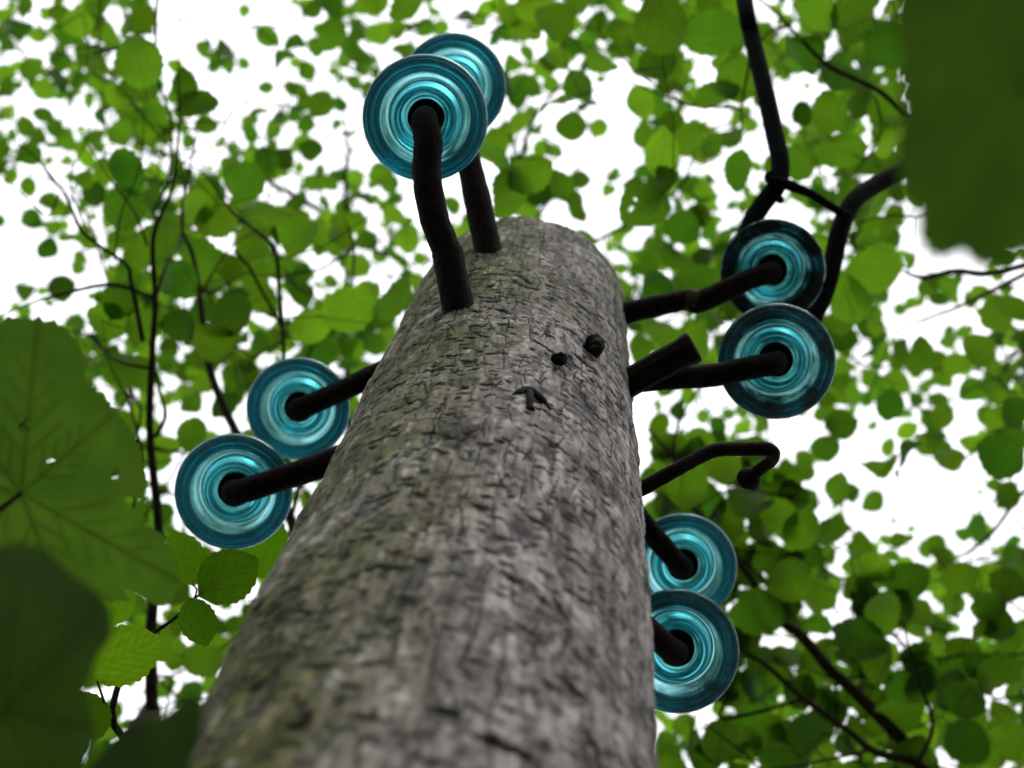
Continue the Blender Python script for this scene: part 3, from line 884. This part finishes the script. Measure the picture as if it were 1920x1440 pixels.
# a second, darker storey behind the dense parts
for _ in range(2200):
    px, py = gr.uniform(-100, 2020), gr.uniform(-100, 1540)
    if 1225 > px > 560 + (1440 - py) * .25 and py > 620: continue
    i, j = int((py + MARG) / 8), int((px + MARG) / 8)
    if cov[i, j] != 1 or (1225 < px < 1520 and 800 < py < 1200) or grid_d(min(max(px, 0), 1919), min(max(py, 0), 1439)) < .62: continue
    if (cov[i - 3:i + 4, j - 3:j + 4] > 0).mean() < .8: continue
    L = gr.uniform(34, 64); Lm = gr.uniform(.05, .066); z = max(F * Lm / L, 2.6)
    leaves.append((px, py, z, Lm, gr.uniform(0, 360), 'r', gr.choice([.75, .9, 1.0, 1.2])))
print("leaves", len(leaves), "filled", n_fill)

# ------------------------------------------------------------------ trees
def trunk_pts(base_xy, q, bulge=(0, 0)):
    b = np.array([base_xy[0], base_xy[1], -.05])
    m = b * .5 + q * .5 + np.array([bulge[0], bulge[1], 0])
    return [b, m, q]
TREES = [
 dict(key="A", label="slender tree with forking dark stems above the big maple leaf", depth=3.1, test=lambda x, y, z: 1,
      trunk=(285, 1330, 3.1, .022), branches=[
       [(285,1330,2.7,.020),(282,1180,2.7,.018),(280,1000,2.7,.0145),(290,820,2.7,.012),(278,680,2.7,.010),(268,560,2.7,.009),(276,460,2.7,.007),(316,345,2.7,.005),(329,235,2.7,.004),(332,120,2.7,.002),(340,10,2.7,.0015)],
       [(268,640,2.7,.008),(235,540,2.7,.007),(215,490,2.7,.006),(165,435,2.7,.0055),(110,365,2.7,.004),(62,300,2.7,.003),(25,265,2.7,.0015)],
       [(290,560,2.7,.006),(225,528,2.7,.0062),(120,548,2.7,.005),(40,590,2.7,.003),(-60,620,2.7,.002)],
       [(288,580,2.7,.005),(330,510,2.65,.004),(352,440,3.0,.003),(350,330,3.0,.002),(320,270,2.9,.002),(262,225,2.9,.003),(205,165,2.8,.002),(150,138,2.8,.0015)],
       [(290,820,2.7,.007),(308,780,2.7,.006),(296,730,2.7,.005),(280,640,2.7,.004)],
       [(278,690,2.7,.005),(230,660,2.7,.004),(150,620,3.2,.003),(40,650,3.2,.002)],
       [(282,1050,2.7,.007),(250,960,2.7,.005),(262,860,2.7,.004),(240,760,2.7,.003),(205,690,2.7,.002),(190,600,2.7,.001)],
       [(110,365,2.7,.003),(75,400,2.7,.0025),(40,380,2.7,.002),(5,330,2.7,.001)],
       [(276,460,2.7,.004),(240,420,2.7,.003),(215,350,2.7,.0022),(180,290,2.7,.0015),(150,250,2.7,.001)],
       [(316,345,2.7,.0035),(360,300,2.7,.002),(410,230,2.7,.0016),(450,120,2.7,.001)],
       [(215,490,2.7,.003),(225,400,2.7,.0025),(262,300,2.7,.002),(270,200,2.7,.0012)],
       [(165,435,2.7,.003),(135,350,3.0,.003),(150,250,3.0,.002),(175,100,3.0,.0015),(190,20,3,.001)]]),
 dict(key="F", label="tree with a pale curving stem passing behind the mossy-side insulators", depth=3.6,
      trunk=(585, 1090, 3.6, .026), branches=[
       [(585,1090,3.6,.022),(545,975,3.6,.016),(480,890,3.6,.014),(425,810,3.6,.013),(400,735,3.6,.012),(388,660,3.6,.011),(372,560,3.6,.009),(357,480,3.6,.007),(350,415,3.6,.004),(370,250,3.7,.002)],
       [(545,975,3.6,.008),(560,860,3.6,.007),(540,740,3.55,.006),(533,620,3.5,.006),(520,540,3.5,.0065),(505,475,3.45,.006),(465,425,3.4,.005),(425,385,3.35,.004),(385,340,3.3,.002),(330,300,3.3,.001)],
       [(372,560,3.6,.004),(440,470,3.6,.002),(520,420,3.7,.002)]]),
 dict(key="T", label="tall far tree whose thin upright stem shows behind the top insulators", depth=4.6,
      trunk=(665, 900, 4.6, .02), branches=[
       [(665,900,4.6,.016),(655,720,4.6,.010),(650,555,4.6,.009),(648,430,4.6,.008),(650,340,4.6,.0075),(656,285,4.6,.006),(645,215,4.6,.003),(628,110,4.6,.002),(640,10,4.6,.0015)],
       [(650,450,4.6,.008),(590,400,4.6,.009),(530,355,4.6,.008),(470,320,4.7,.005),(430,280,4.7,.002)],
       [(650,450,4.6,.008),(720,480,4.6,.006),(780,500,4.6,.003)],
       [(656,285,4.6,.004),(690,240,4.6,.003),(740,120,4.6,.002),(800,40,4.6,.0015),(880,35,4.7,.001)],
       [(650,300,4.6,.003),(600,240,4.6,.002),(560,190,4.6,.002),(520,90,4.6,.001)]]),
 dict(key="B", label="leafy tree directly behind the cut top of the pole", depth=4.3,
      trunk=(985, 760, 4.4, .024), branches=[
       [(985,760,4.4,.02),(1000,560,4.4,.013),(985,420,4.4,.010),(975,300,4.3,.008),(1020,200,4.3,.005),(1100,130,4.3,.004),(1200,60,4.3,.003),(1260,-60,4.3,.002)],
       [(985,420,4.4,.006),(1060,340,4.3,.004),(1090,300,4.2,.001)],
       [(1000,560,4.4,.007),(1120,470,4.2,.006),(1210,410,4.1,.005),(1290,340,4.0,.004),(1310,200,4,.002)],
       [(1000,560,4.4,.006),(1200,610,4.2,.005),(1300,560,4.1,.003),(1380,500,4.0,.002)],
       [(975,300,4.3,.004),(930,180,4.3,.003),(940,40,4.4,.001)]]),
 dict(key="C", label="branch-bearing tree at the upper cables with large clear leaves", depth=2.3,
      trunk=(2350, 640, 2.7, .024), branches=[
       [(2350,640,2.7,.02),(2050,400,2.5,.010),(1850,280,2.35,.007),(1720,222,2.3,.0048),(1640,180,2.3,.0042),(1560,130,2.3,.004),(1500,60,2.3,.003),(1450,20,2.3,.0025),(1380,-30,2.3,.0015)],
       [(1485,50,2.3,.002),(1440,62,2.3,.0018),(1400,120,2.25,.001)],
       [(1640,180,2.3,.002),(1640,260,2.3,.0015),(1600,330,2.3,.001)],
       [(1850,280,2.35,.004),(1760,390,2.3,.002),(1680,408,2.3,.0018),(1590,432,2.3,.0012),(1560,480,2.3,.001)]]),
 dict(key="D", label="tree reaching in below the big blurred leaf with a rough knobbly branch", depth=3.2,
      trunk=(2400, 800, 3.6, .028), branches=[
       [(2400,800,3.6,.024),(2150,520,3.4,.012),(1990,465,3.3,.009),(1920,490,3.25,.008),(1850,512,3.2,.0075),(1790,513,3.2,.007),(1740,512,3.2,.006),(1690,508,3.2,.002)],
       [(1990,480,3.3,.006),(1900,525,3.25,.006),(1850,545,3.2,.005),(1790,570,3.2,.004),(1730,598,3.2,.003),(1680,620,3.2,.0015)],
       [(2400,800,3.6,.012),(2100,780,3.5,.006),(1960,790,3.4,.004),(1860,810,3.4,.003),(1790,860,3.4,.002),(1720,855,3.4,.001)],
       [(1960,790,3.4,.003),(1850,700,3.4,.002),(1740,690,3.4,.0015),(1660,690,3.4,.001)]]),
 dict(key="E", label="tree with a thick dark slanting limb beside the lowest insulators", depth=3.4,
      trunk=(1850, 1640, 3.5, .034), branches=[
       [(1850,1640,3.5,.030),(1720,1430,3.5,.019),(1620,1315,3.5,.015),(1555,1262,3.5,.0145),(1490,1195,3.5,.013),(1445,1140,3.5,.011),(1395,1080,3.5,.009),(1340,1000,3.5,.007),(1300,935,3.5,.006),(1263,862,3.5,.005),(1215,805,3.5,.003)],
       [(1263,862,3.5,.004),(1275,810,3.5,.003),(1298,745,3.5,.002)],
       [(1720,1430,3.5,.010),(1640,1405,3.4,.009),(1580,1370,3.4,.008),(1505,1312,3.4,.0075),(1440,1260,3.4,.006),(1390,1205,3.4,.004),(1360,1130,3.4,.002)],
       [(1720,1430,3.5,.007),(1738,1370,3.3,.005),(1715,1260,3.3,.003),(1690,1160,3.3,.002)],
       [(1505,1312,3.4,.004),(1360,1350,3.4,.005),(1356,1290,3.4,.004),(1350,1240,3.4,.002)],
       [(1640,1405,3.4,.004),(1450,1440,3.2,.003),(1400,1400,3.2,.0025),(1312,1348,3.2,.0015)]]),
 dict(key="H", label="tree with a fine slanting twig crossing the open sky low beside the frame edge", depth=3.6,
      trunk=(2450, 1250, 3.9, .026), branches=[
       [(2450,1250,3.9,.022),(2200,1000,3.8,.010),(2000,880,3.7,.006),(1920,930,3.6,.0055),(1850,1002,3.6,.005),(1795,1052,3.6,.004),(1720,1100,3.6,.003),(1640,1125,3.6,.0015)],
       [(1795,1052,3.6,.0025),(1792,1120,3.6,.002),(1770,1200,3.6,.001)],
       [(2450,1250,3.9,.010),(2100,1225,3.3,.004),(1920,1227,3.0,.003),(1800,1236,3.0,.0028),(1740,1240,3.0,.0026),(1700,1222,3.0,.0025),(1660,1170,3.0,.002),(1612,1120,3.0,.001)],
       [(1740,1240,3.0,.002),(1700,1290,3.0,.0015),(1650,1300,3.0,.001)]]),
]

def leaf_matrix(c, L, ang, g, tilt=36):
    view = unit(c - CAM)
    n = -unit(view * .6 + np.array([0, 0, .4]))
    n = unit(n + np.array([g.gauss(0, 1), g.gauss(0, 1), g.gauss(0, 1)]) * math.tan(math.radians(tilt)) * .6)
    if g.random() < .5: n = -n
    y = cam_dir(ang); y = unit(y - n * y.dot(n)); x = np.cross(y, n)
    return np.array([[x[0] * L, y[0] * L, n[0] * L, c[0]], [x[1] * L, y[1] * L, n[1] * L, c[1]], [x[2] * L, y[2] * L, n[2] * L, c[2]], [0, 0, 0, 1]]), y

THIN = dict(A=.62, F=.85)
SCALE = dict(A=1.9 / 2.7, F=.56, T=.75, B=.80, C=.93, D=.80, E=.62, H=.80)
for T in TREES:
    k = SCALE[T["key"]]
    T["branches"] = [[(b[0], b[1], b[2] * k, b[3] * k * THIN.get(T['key'], 1)) for b in br] for br in T["branches"]]
    t0 = T["trunk"]; T["trunk"] = (t0[0], t0[1], t0[2] * k, t0[3] * k)
for T in TREES:
    t0 = T["trunk"]; q = P(*t0[:3])
    T["top"] = q
    # foot of the trunk a little farther out than the first fork
    d = np.array([q[0], q[1]]); d = d / np.linalg.norm(d)
    T["foot"] = np.array([q[0] + d[0] * .12, q[1] + d[1] * .12, -.05])
    pts = []
    for br in T["branches"]:
        A, B = catmull([P(*b[:3]) for b in br], [b[3] for b in br], 4)
        pts += A
    T["nodes"] = np.array(pts)
    T["leaves"] = []
for lf in leaves:
    c = P(lf[0], lf[1], lf[2])
    best = None
    for T in TREES:
        dd = np.linalg.norm((T["nodes"] - c), axis=1).min()
        pen = len(T["leaves"]) * .0004
        if best is None or dd + pen < best[0]: best = (dd + pen, T)
    best[1]["leaves"].append((c, lf))

for m_ in LEAF_NEAR:
    m_.materials.clear(); m_.materials.append(M_leaf_near)
gl = random.Random(77)
leaf_base = {}
def make_leaf(parent, origin, M, me, tint, name="leaf"):
    o = bpy.data.objects.new(name, me)
    COL.objects.link(o)
    o.parent = parent
    MM = M.copy(); MM[:3, 3] -= origin
    o.matrix_local = Matrix(MM.tolist())
    o.color = (tint, tint, tint * .9, 1)
    return o

def twig_network(acc, skeleton_pts, targets, rmin=.00048):
    """join every leaf foot to the nearest piece of wood, nearest first, so twigs branch off twigs"""
    K = [np.array(p) for p in skeleton_pts]
    ns = len(K); parent = [-1] * ns; load = [0] * ns
    tree = np.array(K)
    order = sorted(range(len(targets)), key=lambda i: np.linalg.norm(tree - targets[i][0], axis=1).min())
    for i in order:
        foot, ydir = targets[i]
        arr = np.array(K)
        dist = np.linalg.norm(arr - foot, axis=1)
        j = int(dist.argmin()); D = dist[j]
        steps = max(1, int(D / .06)); prev = j
        a = arr[j]; side = np.array([gl.gauss(0, 1), gl.gauss(0, 1), gl.gauss(0, .6)]) * D * .09
        for s in range(1, steps + 1):
            t = s / steps
            p = a * (1 - t) + foot * t + side * math.sin(math.pi * t) + (np.array([gl.gauss(0, .0025), gl.gauss(0, .0025), gl.gauss(0, .0025)]) if s < steps else 0)
            K.append(p); parent.append(prev); load.append(0); prev = len(K) - 1
        k = prev
        while k >= ns:
            load[k] += 1; k = parent[k]
    for k in range(ns, len(K)):
        j = parent[k]
        r1 = rmin * math.sqrt(load[k]) ; r0 = rmin * math.sqrt(max(load[k], load[j] if j >= ns else load[k]))
        acc.tube([K[j], K[k]], [min(r0, .0026), min(r1, .0024)], 5, cap=False, smooth=0)

n_parts = 0
for T in TREES:
    foot = T["foot"]; q = T["top"]; r = T["trunk"][3]
    root = empty("broadleaf_tree", (foot[0], foot[1], 0))
    org = np.array([foot[0], foot[1], 0.0])
    tag(root, T["label"], "tree", "young broadleaf trees round the pole")
    a = Acc()
    a.tube([foot, foot * .66 + q * .34 + np.array([.03, -.02, 0]), foot * .33 + q * .67 + np.array([-.02, .03, 0]), q], [r * 1.7, r * 1.35, r * 1.15, r * .98], 14, rough=.03, smooth=8)
    a.build("trunk", M_bark if T["key"] in "FD" else M_twig, root, org)
    for br in T["branches"]:
        a = Acc()
        kn = .10 if T["key"] == "D" else .05
        pts = [P(*b[:3]) + (np.array([gl.gauss(0, .006), gl.gauss(0, .006), gl.gauss(0, .006)]) if 0 < i < len(br) - 1 else 0) for i, b in enumerate(br)]
        a.tube(pts, [b[3] for b in br], 9, rough=kn, smooth=6)
        a.build("branch", M_bark if T["key"] in "FD" else M_twig, root, org)
    tg = []; items = []
    for c, lf in T["leaves"]:
        px, py, z, Lm, ang, sh, tint = lf
        M, y = leaf_matrix(c, Lm, ang, gl)
        me = LEAF_HOLE if sh == 'h' else (gl.choice(LEAF_POINT) if sh == 'p' else gl.choice(LEAF))
        items.append((Lm / z, M, me, tint))
        base = c - y * Lm * .5
        tg.append((base - y * Lm * gl.uniform(.12, .22) + np.array([0, 0, .004]), y))
        items[-1] += (base, tg[-1][0])
    a = Acc()
    twig_network(a, T["nodes"], tg)
    for it in items:
        a.tube([it[5], it[4]], [.0007, .0006], 4, cap=False, smooth=0)
    o = a.build("twigs", M_twig, root, org); o["kind"] = "stuff"
    def infr(M):
        x, y_, z_ = proj(M[:3, 3]); return -30 < x < 1950 and -30 < y_ < 1470
    items.sort(key=lambda it: -(it[0] if infr(it[1]) else it[0] * .2))
    for it in items[:300]:
        make_leaf(root, org, it[1], it[2], it[3]); n_parts += 1
    rest = items[300:]
    if rest:
        V = []; Fc = []; UVs = []
        for it in rest:
            me = it[2]; b = len(V)
            vv = np.array([v.co[:] + (1,) for v in me.vertices]) @ it[1].T
            V += [tuple(x[:3] - org) for x in vv]
            Fc += [tuple(b + i for i in p.vertices) for p in me.polygons]
            ul = me.uv_layers[0].data
            UVs += [tuple(ul[l].uv) for p in me.polygons for l in p.loop_indices]
        me = mesh_from("foliage", V, Fc)
        u = me.uv_layers.new(name="UVMap"); u.data.foreach_set("uv", np.array(UVs).ravel())
        o = obj("foliage", me, M_leaf, root); o["kind"] = "stuff"
    print(T["key"], len(items))

# near sapling twig with sharp leaves between the maple leaf and the pole
root_p = P(283, 1190, 1.2)
fx = P(150, 1700, 1.1)
org = np.array([fx[0] - .25, fx[1] + .1, 0.0])
root = empty("hazel_sapling", org)
tag(root, "near sapling twig with sharp toothed leaves between the maple leaf and the pole", "sapling")
a = Acc(); a.tube([org + np.array([0, 0, -.03]), org * .5 + fx * .5 + np.array([0, 0, .05]), fx, P(210, 1330, 1.18), P(250, 1230, 1.2), root_p], [.007, .006, .004, .0028, .0022, .0018], 9, rough=.05, smooth=6)
a.build("stem", M_twig, root, org)
a = Acc(); a.tube([root_p, P(320, 1165, 1.2), P(352, 1138, 1.2), P(366, 1122, 1.2), P(378, 1110, 1.2)], [.0018, .0015, .0013, .001, .0007], 7, rough=.08)
a.build("twig", M_twig, root, org)
for pts_, rd_ in [([P(364, 1124, 1.2), P(369, 1105, 1.2), P(360, 1096, 1.2)], [.0009, .0009, .0006]), ([P(364, 1124, 1.2), P(365, 1130, 1.19), P(366, 1134, 1.19)], [.0008, .0007, .0006]),
                  ([P(376, 1112, 1.2), P(380, 1110, 1.2), P(384, 1107, 1.2)], [.0008, .0007, .0006]), ([P(205, 1345, 1.18), P(190, 1300, 1.14), P(180, 1270, 1.12)], [.0012, .001, .0006]),
                  ([P(300, 1175, 1.2), P(298, 1182, 1.21), P(296, 1192, 1.22)], [.0009, .0008, .0006])]:
    a = Acc(); a.tube(pts_, rd_, 6, smooth=3); a.build("petiole", M_twig, root, org)
for (px, py, L, ang, k, z, tint) in NEAR:
    c = P(px, py, z)
    M, y = leaf_matrix(c, L * z / F * 1.04, ang, gl, 9)
    make_leaf(root, org, M, LEAF_NEAR[k], tint)

# ------------------------------------------------------------------ maple leaves close to the lens
def maple_mesh(name, seed, outline, holes, lobes=(), rings=30):
    """blade from an outline (x, y) about the petiole junction, longest reach = 1"""
    NA = 360
    ang = [math.degrees(math.atan2(y, x)) % 360 for x, y in outline]; rad = [math.hypot(x, y) for x, y in outline]
    o = sorted(range(len(ang)), key=lambda k: ang[k]); ang = [ang[k] for k in o]; rad = [rad[k] for k in o]
    ang = [ang[-1] - 360] + ang + [ang[0] + 360]; rad = [rad[-1]] + rad + [rad[0]]
    g = random.Random(seed)
    raw = np.interp(np.arange(NA) * 360 / NA, ang, rad)
    sm = sum(np.roll(raw, k) * w for k, w in ((-1, .25), (0, .5), (1, .25)))
    sm = sm * (1 + .012 * np.sin(np.arange(NA) * 1.3 + seed) + np.array([g.uniform(-.008, .008) for _ in range(NA)]))
    V = [(0, 0, 0)]; UV = [(0, 0)]; Fc = []
    for k in range(1, rings + 1):
        f = k / rings
        for i in range(NA):
            a = math.radians(i * 360 / NA); r = sm[i] * f
            x, y = r * math.cos(a), r * math.sin(a)
            V.append((x, y, -.10 * (x * x + y * y) + .035 * math.sin(a * 5 + seed) * r)); UV.append((x, y))
    for i in range(NA):
        i1 = (i + 1) % NA
        Fc.append((0, 1 + i, 1 + i1))
        for k in range(rings - 1):
            b = 1 + k * NA
            f = (b + i, b + NA + i, b + NA + i1, b + i1)
            cx_ = sum(V[q][0] for q in f) / 4; cy_ = sum(V[q][1] for q in f) / 4
            if any((cx_ - hx) ** 2 + (cy_ - hy) ** 2 < hr * hr for hx, hy, hr in holes): continue
            Fc.append(f)
    me = mesh_from(name, V, Fc)
    # thicker tissue along the veins lets less light through
    Q = np.array(V)[:, :2]; D = np.full(len(Q), 9.0)
    segs = []
    for la, lr in lobes:
        d = np.array([math.cos(math.radians(la)), math.sin(math.radians(la))]); segs.append((np.zeros(2), d * lr, .020))
        for s_ in (.2, .35, .5, .65):
            for sg in (-1, 1):
                e = np.array([math.cos(math.radians(la) + sg * .7), math.sin(math.radians(la) + sg * .7)])
                segs.append((d * lr * s_, d * lr * s_ + e * lr * .3 * (1.15 - s_), .011))
    for a_, b_, w_ in segs:
        ab = b_ - a_; tt = np.clip(((Q - a_) @ ab) / (ab @ ab), 0, 1)
        D = np.minimum(D, np.linalg.norm(Q - a_ - tt[:, None] * ab, axis=1) / w_)
    vv = 1 - .30 * np.exp(-D ** 2)
    at = me.color_attributes.new("veins", 'FLOAT_COLOR', 'POINT')
    at.data.foreach_set("color", np.stack([vv, vv, vv, np.ones_like(vv)], 1).ravel())
    ul = me.uv_layers.new(name="UVMap")
    for l in me.loops: ul.data[l.index].uv = UV[l.vertex_index]
    return me

def mat_maple():
    m, t, b = new_mat("maple_blade")
    uv = N(t, "ShaderNodeUVMap")
    no = N(t, "ShaderNodeTexNoise", Scale=2.6, Detail=4.0); t.links.new(uv.outputs[0], no.inputs["Vector"])
    oi = N(t, "ShaderNodeObjectInfo")
    tr = ramp(t, no.outputs[0], [(.32, (.050, .13, .008)), (.68, (.092, .20, .012))])
    c = mixc(t, 1.0, tr.outputs[0], oi.outputs["Color"], 'MULTIPLY')
    va = N(t, "ShaderNodeAttribute"); va.attribute_name = "veins"
    c = mixc(t, 1.0, c, va.outputs["Color"], 'MULTIPLY')
    tb = N(t, "ShaderNodeBsdfTranslucent"); t.links.new(c, tb.inputs[0])
    b.inputs["Base Color"].default_value = (.03, .062, .014, 1); b.inputs["Roughness"].default_value = .6
    mix = N(t, "ShaderNodeMixShader"); mix.inputs[0].default_value = .6
    t.links.new(b.outputs[0], mix.inputs[1]); t.links.new(tb.outputs[0], mix.inputs[2])
    t.links.new(mix.outputs[0], t.nodes["Material Output"].inputs[0])
    return m
M_mapleb = mat_maple()
M_vein = mat_iron("leaf_vein", (.05, .09, .012), (.06, .11, .015), .6, 80, .1)

def maple_leaf(root, org, jx, jy, z, out_px, lobes, seed, tint, tiltdir=(0, 0), holes=()):
    Rpx = max(math.hypot(x - jx, y - jy) for x, y in out_px)
    outline = [((x - jx) / Rpx, -(y - jy) / Rpx) for x, y in out_px]
    holes = [((x - jx) / Rpx, -(y - jy) / Rpx, r / Rpx) for x, y, r in holes]
    c = P(jx, jy, z); L = Rpx * z / F
    n = unit(-(c - CAM) / np.linalg.norm(c - CAM) + cam_dir(tiltdir[0]) * tiltdir[1])
    x = cam_dir(0); x = unit(x - n * x.dot(n)); y = np.cross(n, x)
    Mx = np.array([[x[0] * L, y[0] * L, n[0] * L, c[0] - org[0]], [x[1] * L, y[1] * L, n[1] * L, c[1] - org[1]], [x[2] * L, y[2] * L, n[2] * L, c[2] - org[2]], [0, 0, 0, 1]])
    me = maple_mesh("leaf", seed, outline, holes, lobes)
    o = obj("leaf", me, M_mapleb, root); o.matrix_local = Matrix(Mx.tolist()); o.color = (tint, tint, tint, 1)  # low tints paint the shade of leaves overhead into the blade
    # raised veins: one per lobe with side veins
    a = Acc()
    def zz(xv, yv): return -.10 * (xv * xv + yv * yv) + .004
    for (la, lr) in lobes:
        ar = math.radians(la)
        pts = [np.array([lr * s * math.cos(ar), lr * s * math.sin(ar), zz(lr * s * math.cos(ar), lr * s * math.sin(ar))]) for s in (0, .3, .6, .9)]
        a.tube(pts, [.0016, .0012, .0009, .0005], 6, smooth=3)
        for s in (.22, .42, .62):
            for sg in (-1, 1):
                b0 = np.array([lr * s * math.cos(ar), lr * s * math.sin(ar)]); d_ = np.array([math.cos(ar + sg * .75), math.sin(ar + sg * .75)]) * lr * .22 * (1.2 - s)
                e = b0 + d_
                a.tube([np.array([*b0, zz(*b0)]), np.array([*e, zz(*e)])], [.0010, .0005], 5, smooth=2)
    v = a.build("vein", M_vein, o)
    return o, c

# maple on the mossy side: a clear leaf and two nearer ones, tinted dark for the shade of leaves above
s0 = P(-420, 1250, .85); org = np.array([s0[0] - .1, s0[1] + .15, 0.0])
root = empty("maple_sapling", org)
tag(root, "maple sapling holding the large veined leaf and darker blurred leaves low beside the pole", "sapling")
L1 = [(57,590),(110,608),(147,650),(152,715),(200,758),(248,830),(263,890),(262,985),(300,1008),(325,1060),(332,1110),(300,1152),(240,1135),(215,1100),(180,1130),(150,1200),(80,1240),(20,1180),(-10,1060),(0,985),(-120,1150),(-180,1060),(-120,985),(-230,900),(-230,780),(-120,730),(-80,650),(-10,600)]
o, c = maple_leaf(root, org, 40, 925, .74, L1, [(86, .95), (42, .62), (-31, .98), (-70, .8), (125, .6), (165, .6), (225, .5)], 3, .8, (200, .12), [(45, 800, 13), (213, 890, 10), (238, 944, 13), (90, 866, 7)])
jl = P(40, 925, .74)
a = Acc(); a.tube([jl, P(-10, 962, .74), P(-140, 1060, .88), s0], [.0012, .0013, .0016, .002], 7); a.build("petiole", M_twig, root, org)
L2 = [(0,1010),(60,1022),(105,1062),(150,1090),(190,1130),(196,1180),(168,1230),(152,1290),(170,1340),(182,1385),(150,1440),(180,1560),(60,1650),(-100,1600),(-200,1450),(-250,1300),(-150,1200),(-100,1080)]
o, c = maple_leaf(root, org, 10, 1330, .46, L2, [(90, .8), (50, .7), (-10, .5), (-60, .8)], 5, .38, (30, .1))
a = Acc(); a.tube([P(10, 1330, .46), P(-120, 1420, .6), P(-300, 1400, .75), s0], [.001, .0012, .0016, .002], 7); a.build("petiole", M_twig, root, org)
L3 = [(180,1415),(215,1372),(262,1352),(305,1328),(338,1296),(362,1310),(366,1370),(345,1440),(390,1560),(330,1700),(200,1680),(120,1560),(140,1480)]
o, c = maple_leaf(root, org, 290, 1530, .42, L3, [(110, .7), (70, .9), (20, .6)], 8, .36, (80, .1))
a = Acc(); a.tube([P(290, 1530, .42), P(60, 1600, .6), P(-250, 1450, .78), s0], [.001, .0012, .0016, .002], 7); a.build("petiole", M_twig, root, org)
a = Acc(); a.tube([org + np.array([0, 0, -.04]), org * .5 + s0 * .5 + np.array([-.03, .02, 0]), s0, s0 + np.array([-.05, .05, .35])], [.008, .0065, .004, .002], 10, rough=.04, smooth=8); a.build("stem", M_twig, root, org)

# maple by the cables: one leaf very near the lens, overhead shade put into its dark tint
s1 = P(2350, -150, .55); org = np.array([s1[0] + .05, s1[1] - .1, 0.0])
root = empty("maple_sapling", org)
tag(root, "maple sapling whose huge dark blurred leaf covers the end of the curving cable", "sapling")
L4 = [(1690,-60),(1682,60),(1700,120),(1704,220),(1697,300),(1712,372),(1742,398),(1738,440),(1760,485),(1800,492),(1822,468),(1840,492),(1870,510),(1900,502),(1925,480),(2000,470),(2100,380),(2150,200),(2100,0),(2000,-150),(1850,-180),(1740,-150)]
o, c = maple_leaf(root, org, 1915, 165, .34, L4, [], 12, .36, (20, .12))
a = Acc(); a.tube([P(1915, 165, .34), P(2050, 60, .42), s1], [.0008, .001, .0014], 7); a.build("petiole", M_twig, root, org)
a = Acc(); a.tube([org + np.array([0, 0, -.04]), org * .5 + s1 * .5 + np.array([.03, -.02, 0]), s1, s1 + np.array([.02, .0, .3])], [.007, .006, .004, .002], 10, rough=.04, smooth=8); a.build("stem", M_twig, root, org)
print("leaf parts", n_parts)
